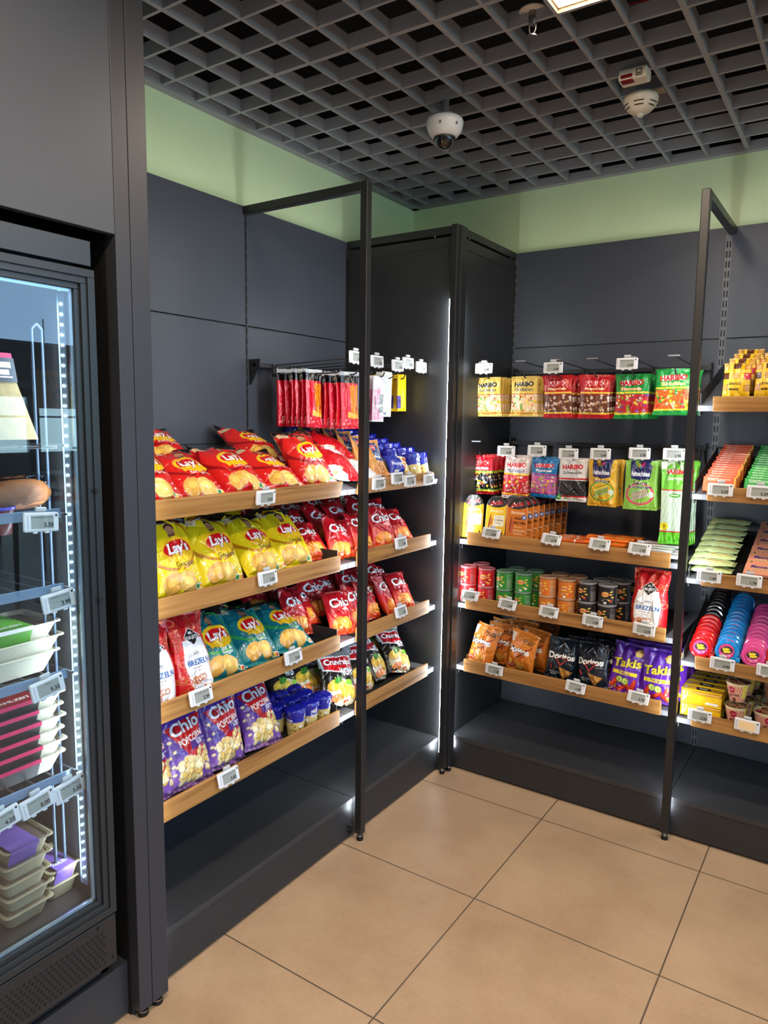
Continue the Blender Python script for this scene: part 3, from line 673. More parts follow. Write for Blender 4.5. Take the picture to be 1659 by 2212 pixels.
def lays(a, base, mid, word, wordc, dark):
    a.grad(base, mid, .0, .55); a.grad(mid, base, .55, .86); a.rect(0, 1, .875, 1, '17130f')
    a.ell(.45, .62, .50, .46, dark, 20, ring=.80); a.ell(.3, .6, .42, .5, mid, -10, ring=.86)
    a.poly([(.02, .865), (.28, .865), (.26, .79), (.03, .80)], 'd9c9a0'); a.lines(.05, .25, [.815, .83, .845], '8a6a3a', .003)
    # plain figure in a shirt behind the logo
    a.ell(.52, .80, .085, .085, '2b1a12'); a.ell(.52, .76, .078, .105, 'b5805c'); a.ell(.522, .725, .06, .055, '6c4530'); a.ell(.52, .745, .045, .02, 'b5805c')
    a.poly([(.32, .52), (.40, .65), (.52, .67), (.66, .65), (.76, .50), (.5, .44)], base); a.ell(.5, .56, .2, .1, mid)
    a.ell(.55, .54, .35, .225, 'f4c51c', 8); a.ell(.55, .545, .29, .15, 'd3121c', 8); a.ell(.6, .475, .24, .06, 'f4c51c', 8)
    a.text("Lay's", .55, .545, .24, 'ffffff', rot=8, shear=.2, bold=.03, out='a00d18')
    a.poly([(.26, .44), (.34, .47), (.40, .41), (.30, .37)], 'f2bd18')
    ws = word.split('|')
    for i, w_ in enumerate(ws): a.text(w_, .60, .365-.06*i, .085, wordc, bold=.015, rot=4)
    a.blobs(16, .1, .9, .1, .3, .006, .016, ['f2d27a', 'ffffff'], seed=3)
    chips(a, .44, .15, .165); a.rect(.74, .95, .07, .13, 'f3efe6'); a.rect(.75, .81, .08, .12, '2c8a4b'); a.rect(.82, .87, .08, .12, 'e8b91f'); a.rect(.88, .94, .08, .12, 'd9432b')
    a.rect(0, 1, 0, .02, base); return a
def chio(a):
    a.grad('C1121F', '8E0F18', .45, 1); a.grad('E2571C', 'C1121F', .0, .45); a.poly([(.08, .93), (.92, .93), (.85, .45), (.5, .36), (.1, .45)], 'B00F1C')
    a.text('Chio', .48, .70, .27, 'ffffff', w=.72, rot=8, shear=.15, bold=.025, out='5a0a10', ow=.035)
    a.poly([(.40, .60), (.82, .62), (.62, .42)], 'D8141F'); a.text('RED', .62, .575, .05, 'ffffff'); a.text('PAPRIKA', .62, .535, .05, 'ffffff')
    chips(a, .42, .22, .17, ('E8872A', 'F0A03C', 'D96A1E')); a.blobs(20, .05, .95, .05, .4, .008, .02, ['F2B04A', 'E0541E'], seed=9); a.rect(0, 1, 0, .03, 'A80E1A'); return a
def crunch(a):
    a.grad('2b201a', '151312', .0, .6); a.blobs(30, 0, 1, .0, .45, .01, .04, ['4b7a24', '8fb83a', 'e7d9b8', 'c46a24'], .6, 5)
    a.poly([(.04, .77), (.92, .86), (.97, .60), (.55, .52), (.06, .55)], 'f3f0ec'); a.poly([(.07, .75), (.9, .84), (.94, .62), (.55, .54), (.09, .57)], 'C8121C')
    a.text('Crunchips', .5, .70, .17, 'ffffff', w=.80, rot=6, shear=.1, bold=.03, out='7d0a12'); a.text('WOW', .68, .555, .17, 'ffffff', w=.45, rot=8, bold=.05, out='111111')
    a.text('Chili', .22, .91, .08, '7bd13a', rot=8); a.text('& Lime', .42, .92, .07, '7bd13a', rot=8)
    a.ell(.5, .22, .42, .28, 'e6d3b0'); chips(a, .35, .30, .13, ('EDB83A', 'F3C650', 'E0A030')); chips(a, .66, .22, .13, ('EDB83A', 'F3C650', 'E0A030')); a.ell(.36, .40, .12, .06, '3f8a2a', 30); a.ell(.7, .38, .09, .07, '8cc63f', 10); a.ell(.3, .12, .2, .08, 'd9772a', 10)
    a.blobs(14, .1, .9, .03, .16, .01, .03, ['5fae33', 'c8472a', 'f0e2c0'], seed=8); return a
def popcorn(a):
    a.grad('6B3FA0', '4B2A86', 0, 1); a.grad('8a62b5', '6B3FA0', 0, .4); a.stripes(0, 1, 0, .1, 9, 'a98bc8', .8, .4)
    a.poly([(.06, .74), (.96, .86), (.80, .62), (.92, .58), (.62, .18), (.28, .5), (.16, .62)], 'C4151F')
    a.text('Chio', .50, .735, .23, 'e8eef4', w=.72, rot=12, shear=.1, bold=.025, out='7d0a14', ow=.035)
    a.text('POPCORN', .55, .565, .13, 'f4efe8', w=.64, rot=12, bold=.03); a.poly([(.5, .52), (.95, .60), (.93, .49), (.5, .42)], '5A3090'); a.text('SÜß', .72, .51, .09, 'ffffff', rot=10)
    a.stripes(.48, .95, .53, .545, 18, 'ffffff', 0, .5)
    a.blobs(60, .2, .62, .07, .34, .045, .08, ['F3D58A', 'EBC46A', 'FAE6B0'], .85, 2); a.blobs(34, .62, .9, .15, .42, .035, .065, ['F3D58A', 'EBC46A', 'FAE6B0'], .85, 3); a.blobs(7, .06, .2, .15, .6, .03, .04, ['F5E2B4'], .8, 4); a.blobs(3, .86, .95, .85, .93, .03, .04, ['F5E2B4'], 1, 5)
    a.rect(.05, .95, .955, .985, '3a2070'); return a
def brezeln(a):
    a.im[:] = rgb('C9131C')
    for i in range(90): 
        x, y = a.rnd.uniform(0, 1), a.rnd.uniform(.0, 1); c = a.rnd.choice(['E2452A', 'F0875A', 'B30F18', 'D8461f']); r = a.rnd.uniform(.045, .085); a.ell(x, y, r, r, '8E0C14', 0, ring=.42); a.ell(x, y+.004, r*.93, r*.93, c, 0, ring=.58)
    a.poly([(.18, .66), (.5, .56), (.80, .66), (.88, .40), (.84, .06), (.2, .06), (.14, .38)], 'EEF0F2')
    a.poly([(.5, .80), (.76, .69), (.5, .58), (.24, .69)], 'f2f2f2'); a.poly([(.5, .79), (.735, .69), (.5, .59), (.265, .69)], '15151a')
    a.text('MR.', .5, .735, .055, 'ffffff'); a.text('KNABBITS', .5, .68, .075, 'ffffff', w=.40)
    a.text('salty', .5, .485, .10, '1c2c58', shear=.3, bold=0); a.text('BREZELN', .52, .385, .115, '1E5AA8', w=.68, bold=.03)
    a.lines(.3, .7, [.32], '333333', .003); a.text('200 g', .5, .28, .035, '9a2020')
    for i in range(26):
        x, y = a.rnd.uniform(.05, .6), a.rnd.uniform(.0, .20); a.ell(x, y, .06, .06, '8a3c14', 0, ring=.45); a.ell(x, y+.003, .055, .055, 'D06A2A', 0, ring=.62)
    return a
def haribo(a, bg, win, bands, word, wc, wordc='D7141E', outl='ffffff', wintop=.56):
    a.im[:] = rgb(bg); a.rect(0, 1, .10, wintop, win[0]); a.blobs(70, .02, .98, .12, wintop-.02, .025, .06, win, .8, len(word))
    a.rect(0, 1, wintop, wintop+.045, bands[0]); a.rect(0, 1, wintop-.012, wintop+.006, bands[1]); a.rect(0, 1, .10, .135, bands[0]); a.rect(0, 1, .08, .1, bands[1])
    a.text('HARIBO', .5, .80, .155, wordc, w=.72, bold=.05, out=outl, rot=2)
    a.text(word, .5, .67, .10, wc, w=min(.66, .09*len(word)), shear=.15, bold=.02, out=outl, ow=.03)
    a.rect(.35, .65, .975, 1, 'cccccc') if 0 else None
    a.stripes(0, 1, .965, 1, 40, a.c(bg)*.8, 0, .5); a.stripes(0, 1, 0, .03, 40, a.c(bg)*.8, 0, .5); return a
def mk(kind, fn, w, h, T, res=.0016, n=1, **kw):
    K[kind] = []
    for i in range(n):
        a = fn(Art(w, h, res, '888888')); K[kind].append(bag_mesh(kind, a, T, seed=len(K)*5+i, **kw))
GOLD = ['F2D0A0', 'D42A2A', 'F08A24', 'F5D33A', '6CB33A', 'EFE2C8']
mk('crisp_bag_red', lambda a: lays(a, 'C4161A', 'D8231B', 'Red Paprika', 'FBEDE0', '8E0D12'), .19, .27, .095, .0014, 3, sag=.5, crease=1.15)
mk('crisp_bag_yellow', lambda a: lays(a, 'DFCB12', 'F0D81A', 'Gesalzen', '4a3208', 'B87A10'), .188, .262, .10, .0014, 3, sag=.6, crease=1.15)
mk('crisp_bag_teal', lambda a: lays(a, '0E7F86', '12707C', 'Salt &|Vinegar', 'F2F6F4', '2E9A4A'), .182, .255, .095, .0014, 2, sag=.6, crease=1.15)
mk('crisp_bag_paprika', chio, .142, .18, .062, .0013, 4, crease=1.4, sag=.4)
mk('crisp_bag_wok', crunch, .185, .245, .07, .0014, 3, crease=1.3, sag=.4)
mk('popcorn_bag', popcorn, .166, .246, .085, .0014, 2, sag=.5)
mk('pretzel_pouch', brezeln, .145, .245, .095, .0014, 2, gusset=True, seal=.05, crease=1.1)
mk('gum_bag_gold', lambda a: haribo(a, 'E2C05A', GOLD, ('E9CF5A', 'C23A2A'), 'Goldbären', '2a2320', '22201e', 'f6e9b8'), .132, .175, .026, .0014, 1)
mk('gum_bag_cola', lambda a: haribo(a, 'C3121C', ['6a3a28', '8d5236', 'C99A72', 'E9D7C8'], ('F0D94A', 'C3121C'), 'Happy-Cola', 'F4DB6A'), .135, .18, .026, .0014, 1)
mk('gum_bag_green', lambda a: haribo(a, '12923A', ['C4222E', 'E8E2D8', 'D8452A', 'F0D23A', '8FB63A', '8a3a9a'], ('F2DE3C', '12923A'), 'Phantasia', 'F0A428'), .142, .18, .026, .0014, 1)
mk('gum_bag_green_fruit', lambda a: haribo(a, '1DA045', ['E86A2A', 'E8342A', 'F0D23A', 'B6D03A', '3aa04a', 'F4E0C0'], ('F2DE3C', '1DA045'), 'Saft Goldbären', 'F6E04A'), .148, .18, .028, .0014, 1)
mk('gum_bag_colour', lambda a: haribo(a, 'D3142A', ['111111', 'F3EFEA', 'E98FC0', 'F2D23A', '1a1a1a', 'E86A2A'], ('8CC63F', 'F0E03A'), 'Color-Rado', 'FFFFFF'), .132, .18, .024, .0014, 1)
mk('gum_bag_pico', lambda a: haribo(a, 'E9D9D2', ['D4252E', 'F0D23A', 'F4EDE4', 'E88A8A', 'C01A2A'], ('F2D23A', 'C3121C'), 'PICO-BALLA', '3a2a7a'), .132, .19, .024, .0014, 1)
mk('gum_bag_blue', lambda a: haribo(a, '1478B8', ['C86A9A', '8AB83A', 'F2C23A', '9a5ab0', 'F0DCC8'], ('C23A7A', '1478B8'), 'Tropifrutti', 'F4F0E4'), .125, .175, .024, .0014, 1)
def schn(a):
    haribo(a, 'E9E6E2', ['141214', '1e1c1e', '2a282a'], ('C3121C', 'E9E6E2'), 'Schnecken', '1a1a1a', wintop=.50)
    for i in range(9):
        x, y = a.rnd.uniform(.1, .6), a.rnd.uniform(.16, .46); [a.ell(x, y, r, r, '3a383a', 0, ring=.86) for r in (.10, .07, .04)]
    a.ell(.08, .10, .09, .09, '3FA535'); a.text('V', .08, .10, .08, 'ffffff'); return a
mk('gum_bag_liquorice', schn, .132, .185, .024, .0014, 1)
def hits(a, bg, ring, words, strip):
    a.im[:] = rgb(bg); a.ell(.5, .33, .44, .34, ring[0], 0, ring=.72); a.ell(.5, .33, .40, .30, ring[1], 0, ring=.86)
    for i in range(16): t = a.rnd.uniform(-.25, .25); a.poly([(.25, .30+t*.5), (.75, .36+t*.5+.05), (.75, .375+t*.5+.05), (.25, .315+t*.5)], strip[i % len(strip)])
    a.poly([(.15, 1), (.85, 1), (.80, .64), (.5, .60), (.2, .64)], '23235E'); a.ell(.45, .90, .05, .09, 'E8C22A', 30); a.ell(.56, .91, .05, .09, 'E2337A', -30); a.ell(.5, .87, .03, .05, '4AB0D8')
    a.text('hitschies', .5, .735, .15, 'ffffff', w=.62, bold=.04)
    for i, w_ in enumerate(words): a.text(w_, .5, .555-.09*i, .11, '1c2040' if i else '2a2a2a', w=min(.72, .085*len(w_)), bold=.03, out='F2EDE0')
    a.ell(.84, .32, .09, .09, 'EAF2E4'); a.ell(.84, .32, .05, .05, '3aa04a', 0, ring=.6); return a
mk('gum_bag_cords', lambda a: hits(a, 'E3B22E', ('4a8a3a', 'B8D04A'), ['Schnüre'], ['9BC53D', '4a7a2a', 'C8D85A', '5a8a9a']), .125, .195, .026, .0014, 1)
mk('gum_bag_tongues', lambda a: hits(a, '86BF4A', ('D8456A', 'E0607A'), ['Saure', 'Drachenzungen'], ['C9A0A8', '9ab07a', 'A9A8C0', 'C88A90']), .135, .2, .022, .0014, 1)
def spag(a):
    a.im[:] = rgb('C9DDC2'); a.stripes(0, 1, .16, .66, 16, '86b48a', .25, .35); a.stripes(0, 1, .16, .66, 23, 'e4efe0', -.12, .3)
    a.rect(0, 1, .66, 1, '72C63C'); a.poly([(0, .9), (.45, 1), (0, 1)], 'DDEFD8'); a.text('HARIBO', .5, .885, .17, 'D7141E', w=.80, bold=.05, out='ffffff'); a.text('Spaghetti', .5, .80, .16, 'EAF8DC', w=.6, shear=.3, bold=.02)
    a.rect(0, 1, .655, .67, 'C8242A'); a.ell(.5, .60, .20, .07, '4a9a3a'); a.rect(.36, .64, .594, .606, 'F2F6C8'); a.ell(.16, .22, .15, .14, 'F0DC2A'); a.text('V', .16, .22, .12, '3a6a1a')
    a.rect(0, 1, .15, .165, 'C8242A'); a.rect(0, 1, 0, .15, '5FCB1F'); a.stripes(0, 1, .03, .12, 7, '9BE05A', .6, .3); return a
mk('gum_bag_tall', spag, .118, .33, .02, .0015, 1)
def redbag(a):
    a.im[:] = rgb('C8CCD0'); a.rect(0, 1, .80, .93, '1a1414'); a.rect(0, 1, .0, .80, 'D3142A'); a.rect(.45, 1, .18, .76, 'EE8A1E')
    for i in range(6): a.rect(.50+i*.08, .52+i*.08, .2, .74, 'D06A12')
    a.text('STICKS', .25, .55, .16, 'ffffff', w=.3, bold=.03) if 0 else None
    a.poly([(.35, .30), (1, .24), (1, .18), (.35, .2)], 'F4B23A'); a.ell(.25, .14, .09, .08, 'ffffff', 0, ring=.5); a.lines(.1, .5, [.06, .08, .1], 'F2B8B8', .004); a.ell(.86, .36, .07, .1, 'B0281A'); return a
mk('liner_bag_red', redbag, .105, .225, .018, .0016, 2, back='B01020')
def tshoe(a):
    a.im[:] = rgb('E9862E'); a.grad('D5741F', 'F0953A', 0, 1)
    a.poly([(.5, .52), (.95, .75), (.62, .35)], 'B5501A'); a.text('Doritos', .45, .565, .20, 'ffffff', w=.84, bold=.05, out='1a1412', rot=3)
    a.poly([(.35, .52), (.75, .56), (.48, .38)], '1a1412'); a.poly([(.39, .51), (.69, .54), (.48, .41)], 'E97A2A')
    a.text('NACHO', .75, .83, .08, '1a1412'); a.text('CHEESE', .75, .775, .07, '1a1412'); a.poly([(.40, .33), (.80, .22), (.50, .06)], 'B8722A'); a.poly([(.42, .32), (.77, .22), (.51, .08)], 'E5A542')
    a.blobs(30, .45, .68, .14, .28, .006, .012, ['B86A24', 'F2C878'], seed=2); a.poly([(.08, .32), (.30, .34), (.28, .08), (.08, .07)], 'E0452A'); a.ell(.18, .24, .08, .09, 'F6C84A'); a.text('NACHO', .18, .13, .05, 'ffffff'); a.rect(0, .2, .72, .92, 'F3E9D8'); return a
mk('nacho_bag_orange', tshoe, .146, .188, .07, .0015, 2, crease=1.3)
def tblack(a):
    a.im[:] = rgb('16202E'); a.poly([(.35, .78), (.5, .9), (.66, .78)], 'C9D2DC'); a.poly([(.37, .78), (.5, .88), (.63, .78)], '16202E')
    a.text('Doritos', .47, .595, .19, 'ffffff', w=.84, bold=.04, out='0a0a0a', rot=2); a.poly([(.30, .54), (.72, .58), (.46, .38)], 'C8342A'); a.poly([(.34, .535), (.67, .565), (.46, .42)], '101620')
    a.poly([(.42, .36), (.88, .28), (.60, .05)], 'A8642A'); a.poly([(.44, .35), (.85, .28), (.60, .07)], 'D99A4A'); a.blobs(34, .5, .75, .14, .30, .006, .012, ['A86224', 'F0C070'], seed=2)
    a.text('SWEET CHILLI', .32, .22, .05, 'ffffff', w=.38); a.text('PEPPER', .30, .17, .05, 'ffffff'); a.ell(.18, .33, .02, .08, 'D4252A', 20); a.blobs(16, .05, .4, .04, .12, .01, .02, ['eeeeee', '88a0b8'], seed=4); return a
mk('nacho_bag_navy', tblack, .142, .19, .068, .0015, 2, crease=1.3)
def takis(a):
    a.grad('7B2FC8', '4A1E96', .0, 1); a.text('Takis', .5, .635, .24, 'F2E23A', w=.82, rot=9, shear=.12, bold=.03, out='2a1048', ow=.035)
    a.poly([(.62, .86), (.72, .80), (.9, .84), (.84, .92), (.7, .92)], 'F08A3A'); a.ell(.76, .86, .10, .10, 'F3DC4A'); a.ell(.76, .86, .07, .07, '6B2AA8', 0, ring=.7); a.ell(.76, .86, .035, .035, '6B2AA8', 0, ring=.5)
    a.poly([(.12, .46), (.86, .49), (.86, .42), (.12, .39)], 'F2E23A'); a.text('FUEGO', .49, .44, .065, '4A1E96', w=.36)
    a.blobs(16, .1, .9, .04, .2, .03, .07, ['F2D23A', 'E8C02A'], .6, 3)
    for x, y, r, l in ((.25, .24, 60, .2), (.66, .20, -50, .24), (.45, .14, 30, .22), (.8, .26, 80, .16)): a.ell(x, y, l, .065, 'A81E1A', r); a.ell(x, y+.006, l*.95, .045, 'E2452A', r)
    for x, y in ((.38, .30), (.56, .29)): a.ell(x, y, .10, .10, '7FB52A'); a.ell(x, y, .08, .08, 'DDE98A'); a.ell(x, y, .03, .03, '9CC83A')
    return a
mk('corn_roll_bag', takis, .146, .215, .065, .0015, 2, crease=1.1)
def leib(a):
    a.im[:] = rgb('EDBB1E')
    for i, (x, y) in enumerate([(.1, .9), (.5, .92), (.88, .9), (.1, .64), (.9, .62), (.48, .64), (.08, .32), (.92, .30)]):
        c = '5a2a14' if i in (1, 3) else 'D8A24A'; a.rect(x-.13, x+.13, y-.085, y+.085, 'A8702A' if c != '5a2a14' else '3a180c'); a.rect(x-.11, x+.11, y-.07, y+.07, c)
        if c != '5a2a14':
            for u in np.arange(-.09, .1, .045):
                for v_ in np.arange(-.055, .06, .028): a.ell(x+u, y+v_, .011, .011, '9a6428')
    a.rect(.78, 1, .54, .72, 'C8222A'); a.text('LEIBNIZ', .45, .42, .10, '1a1a1a', w=.52, bold=.02); a.text('MINIS', .45, .27, .09, '1a1a1a', w=.40, bold=.03); a.lines(.35, .5, [.26], '333333', .005); return a
mk('biscuit_bag', leib, .092, .13, .042, .0011, 1, seal=.03, crease=.6, squash=.02)
def white_c(a): a.im[:] = rgb('EFEFF0'); a.ell(.15, .75, .16, .12, 'C01828'); a.text('6', .62, .72, .12, '8a3a1a'); a.ell(.5, .8, .3, .12, 'E8A45A'); a.lines(.1, .7, [.3, .34, .38], '9a9a9a', .005); a.blobs(12, .3, .9, .1, .3, .02, .05, ['C9CED6', 'E8A45A', 'F4F4F4'], .6, 3); return a
mk('cracker_bag_white', white_c, .15, .17, .05, .0018, 1)
def red_c(a): a.im[:] = rgb('C9141F'); a.poly([(0, .0), (.6, 0), (.15, .35), (0, .4)], 'F1EFEC'); a.blobs(16, .0, .4, 0, .3, .03, .07, ['EBC88A', 'F6E2C0'], .7, 2); a.poly([(.5, 1), (.9, 1), (1, .5), (.8, .3)], 'E6303A'); return a
mk('cracker_bag_red', red_c, .15, .17, .05, .0018, 1)
def kraft(a):
    a.im[:] = rgb('D2924A'); a.poly([(.10, .90), (.72, .92), (.84, .40), (.30, .42)], '24427E'); a.ell(.40, .77, .20, .13, 'C8202A', -10); a.ell(.40, .77, .17, .10, 'E8E4DC', -10, ring=.8); a.text('Ditsch', .40, .77, .07, 'ffffff', rot=-5)
    a.text('Laugen', .52, .60, .09, 'dfe6f0', w=.4, rot=-4); a.text('Butter', .56, .52, .11, 'ffffff', w=.44, rot=-4, bold=.04)
    for i in range(22): x, y = a.rnd.uniform(.1, .95), a.rnd.uniform(.0, .36); a.ell(x, y, .09, .08, '7a3c10', 0, ring=.35); a.ell(x, y+.003, .085, .075, 'D98A3A', 0, ring=.6)
    return a
mk('pretzel_bag_kraft', kraft, .105, .165, .045, .0014, 1, gusset=True)
def blueb(a): a.im[:] = rgb('2233A8'); a.poly([(.55, 1), (1, 1), (1, 0), (.65, 0)], 'E5D9B8'); a.blobs(14, .6, .98, .1, .9, .05, .12, ['E8B84A', 'F6E6C8', 'C8502A'], .7, 4); a.text('Prinzen', .3, .5, .14, 'ffffff', w=.4); return a
mk('biscuit_pack_blue', blueb, .12, .09, .05, .0016, 1)
def aoste(a, bg, dark, l1, l2, lab):
    a.im[:] = rgb(bg); a.ell(.5, 1.0, .75, .52, '2c2a2a'); a.ell(.5, .80, .42, .13, bg) if 0 else None
    a.text('Aoste', .5, .845, .22, 'A81E28', w=.74, rot=10, shear=.2, bold=.06, out='ffffff'); a.text('Stickado', .55, .665, .13, 'F6EED8', w=.66, shear=.25, bold=.01)
    a.ell(.24, .40, .035, .36, '8a3a2a', -8); a.ell(.33, .36, .035, .30, 'C8504a', -6)
    if lab: a.poly([(.44, .56), (.95, .58), (.93, .33), (.42, .31)], 'F1EAD2'); a.text('CLASSIQUE', .68, .46, .07, '3a2a20', w=.44); a.lines(.5, .88, [.52, .40], '6a5a4a', .004); a.blobs(10, .3, 1, .0, .26, .06, .14, ['3a2620', '5a3a30'], .35, 3)
    else:
        a.text('HIGH', .58, .54, .12, '241a12', w=.36, bold=.03); a.text('PROTEIN', .66, .44, .12, '241a12', w=.58, bold=.03); a.text('HÄHNCHEN', .64, .28, .09, 'F6E2C8', w=.6); a.lines(.4, .9, [.35, .22, .19, .12], 'F0C89A', .006); a.ell(.86, .57, .11, .11, '3a6ab0'); a.ell(.86, .57, .06, .06, 'E8E0F0')
    return a
pouch = lambda V: np.where(V > .72, np.sqrt(np.clip(1-((V-.72)/.285)**2, .0, 1))*.999+.001, 1.0)*(1-.0*V)
for kk, bg, lab in (('salami_pouch_yellow', 'EDBE22', 1), ('salami_pouch_orange', 'D5782A', 0)):
    a = aoste(Art(.1, .198, .0013, '888888'), bg, 0, 0, 0, lab); K[kk] = [card_mesh(kk, a, .011, mats=[M_film], outline=pouch, r=.007)]
def flat(kind, w, h, T, fn, res=.0016, mats=None, r=.004, face='front', base=None):
    a = fn(Art(w, h, res, '888888')); K[kind] = [card_mesh(kind, a, T, mats=mats or [M_soft], r=r, face=face, base=base)]
def bar(bg, words, wc, extra=None):
    def f(a):
        a.im[:] = rgb(bg)
        if extra: extra(a)
        for (t_, x, y, h_, w_) in words: a.text(t_, x, y, h_, wc, w=w_, bold=.03, shear=.1)
        return a
    return f
flat('sausage_stick_orange', .03, .16, .013, lambda a: (bar('E8742A', [], 'ffffff')(a), a.rect(0, .5, .0, 1, 'F0883A'), a.text('BiFi', .5, .7, .6, 'ffffff', w=.6), a)[-1], .0015)
flat('sausage_pack_orange', .175, .035, .013, bar('E8731E', [('BiFi', .30, .55, .12, .25), ('XXL', .62, .5, .10, .16)], '2a1408', lambda a: a.ell(.8, .4, .05, .05, 'B8C83A')), .0014, face='top')
flat('sausage_pack_hot', .15, .035, .013, bar('D8662A', [('BIFI', .4, .5, .12, .3)], 'F4ECE0', lambda a: (a.rect(0, .2, 0, 1, '1c1814'), a.rect(.7, .74, 0, 1, 'F2EDE0'))), .0014, face='top')
flat('sausage_pack_grey', .16, .04, .014, bar('B9B9BC', [('TURKEY', .70, .5, .11, .34), ('BiFi', .25, .55, .12, .2)], '3a3a40', lambda a: (a.rect(.1, .5, .2, .5, 'D8662A'), a.ell(.55, .5, .03, .03, '8ab03a'))), .0014, face='top')
flat('chocolate_bar_orange', .112, .056, .0225, bar('E9592A', [("TONY'S", .30, .80, .10, .36), ('CHOCOLONELY', .66, .80, .055, .4), ('CARAMEL', .4, .42, .13, .5)], 'FBE6DC', lambda a: (a.rect(.93, .955, 0, 1, 'F2D23A'), a.rect(.965, .98, 0, 1, 'F2D23A'))), .0011, mats=[M_card])
flat('chocolate_bar_green', .112, .056, .0225, bar('2FA84A', [("TONY'S", .30, .80, .10, .36), ('CHOCOLONELY', .66, .80, .055, .4), ('HAZELNUT', .4, .42, .13, .5)], 'E6F6E4', lambda a: (a.rect(.93, .955, 0, 1, 'F2D23A'),)), .0011, mats=[M_card])
flat('wafer_carton', .12, .075, .018, bar('E79A7C', [('Manner', .42, .68, .17, .52)], '1C2F7A', lambda a: (a.poly([(.2, .35), (.9, .25), (.95, .38), (.3, .48)], 'E8CC9A'), a.stripes(.25, .93, .27, .46, 9, '8a5a34', .6, .3), a.ell(.14, .18, .04, .04, '5a8a2a'), a.ell(.85, .14, .06, .05, 'F2D9A8'))), .0012, mats=[M_card], face='top')
a = Art(.15, .062, .0012, 'C3D795'); a.text('CHIVES', .62, .62, .10, '3a4a20', w=.30, shear=.15); a.ell(.25, .6, .09, .055, '24301c', 0, ring=.55); a.ell(.27, .62, .04, .03, '24301c'); a.rect(.42, .95, .34, .40, 'C8683A'); a.rect(.42, .95, .26, .31, 'D9C26A'); a.lines(.4, .8, [.15], '8aa060', .01)
K['cracker_sandwich_pack'] = [bag_mesh('cracker_sandwich_pack', a, .028, seed=3, mats=[M_soft], crease=.5, squash=.0, sag=0)]
a = Art(.145, .05, .0012, 'F2C51A'); a.rect(.0, 1, .72, 1, 'C8962A'); a.lines(.10, .46, [.28, .36, .44, .52, .6], 'B88A10', .012); a.rect(.62, .92, .12, .30, 'EDEDF0'); a.text('100 g', .80, .55, .04, 'A87A10', w=.12)
K['cracker_pack_front'] = [card_mesh('cracker_pack', a, .052, mats=[M_film], r=.008)]
# single bean-shaped pack: top face carries the wordmark
def tuc_mesh():
    a = Art(.145, .052, .0012, 'C0902A'); a.stripes(0, 1, 0, 1, 12, 'D0A23A', .4, .5); a.rect(0, 1, 0, .18, 'F0C21A'); a.rect(0, 1, .84, 1, 'F2C51A'); a.poly([(.34, .75), (.68, .80), (.72, .35), (.38, .22)], '15110c'); a.text('TUC', .53, .52, .085, 'ffffff', w=.24, bold=.06, shear=.2); a.ell(.1, .5, .045, .045, 'B8C8D8')
    return card_mesh('cracker_pack_top', a, .004, mats=[M_film], r=.002, face='top', base='F2C51A')
K['cracker_pack_top'] = [tuc_mesh()]
flat('cutlery_card_yellow', .07, .16, .010, lambda a: (bar('F3CB14', [], 'ffffff')(a), a.rect(.0, .32, .08, .42, '5a4a9a'), a.text('BIC', .2, .3, .14, '1a1a1a', w=.2, rot=90), a.rect(.4, .52, .1, .6, 'FBE25A'), a.rect(.62, .74, .1, .6, 'FBE25A'), a.rect(.3, .8, .84, .9, 'D8A810'), a)[-1], .0014, mats=[M_film])
flat('toothbrush_card', .07, .19, .006, lambda a: (bar('E6ECE6', [], '0')(a), a.ell(.5, .45, .16, .9, '9FCF9A', 8), a.ell(.5, .45, .10, .8, 'E6ECE6', 8), a.lines(.2, .8, [.85, .88, .91], '8aa0a0', .004), a.rect(.1, .5, .05, .1, '5a6a70'), a)[-1], .0014, mats=[M_card])
flat('razor_card', .08, .19, .004, lambda a: (bar('C9C3C9', [], '0')(a), a.rect(.08, .62, .04, .70, 'DF6A94'), a.ell(.25, .35, .05, .5, '2a1a22', 6), a.rect(.5, .9, .2, .60, '4a4a50'), a.ell(.55, .85, .35, .3, 'F0A8B4', 0, ring=.8), a.text('999', .7, .35, .10, 'ffffff', w=.26), a.rect(.55, .95, .06, .14, 'E8789A'), a)[-1], .0014, mats=[M_film])
flat('brush_card', .07, .16, .006, lambda a: (bar('AEB9CC', [], '0')(a), a.ell(.5, .5, .15, .9, '7a94c4', 5), a.rect(.1, .9, .02, .2, '1e1c22'), a)[-1], .0014, mats=[M_card])
# tall cans
def can(kind, bg, word=True, flv='E8A030'):
    a = Art(.2356, .074, .0011, bg)
    for cx in (.46, .96):
        a.ell(cx, .60, .068, .042, 'F2C94A' if bg != 'E0762A' else 'C8202A', 6); a.text('PRINGLES', cx, .60, .036, 'C8202A', w=.15, bold=.05, out='F6EFE2', ow=.05, rot=3); a.rect(cx-.05, cx+.05, .33, .345, 'F2EEE6')
        a.rect(cx-.02, cx+.03, .08, .2, 'EDEDED'); a.lines(cx-.06, cx-.0, [.24], 'EEEEEE', .01)
        for i in range(4): a.ell(cx+.105+.012*i*(-1)**i, .75-.15*i, .030, .012, 'F2C44A', 20-15*i)
        a.ell(cx+.10, .25, .022, .022, flv)
    a.rect(.66, .78, .08, .9, np.clip(np.array(rgb(bg))*.55+.35, 0, 1)); a.lines(.665, .775, [.15, .22, .29, .36, .43, .5], '77706a', .01); a.rect(.665, .775, .62, .85, np.array(rgb(bg))*.7+.2)
    a.rect(0, 1, .0, .03, 'c9c9c9'); r = .0375
    K[kind] = [wrap_mesh(kind, a, [(.0001, .0), (r-.001, .0), (r, .002), (r, .072), (r-.0015, .0745), (.0001, .0745)][1:5])]
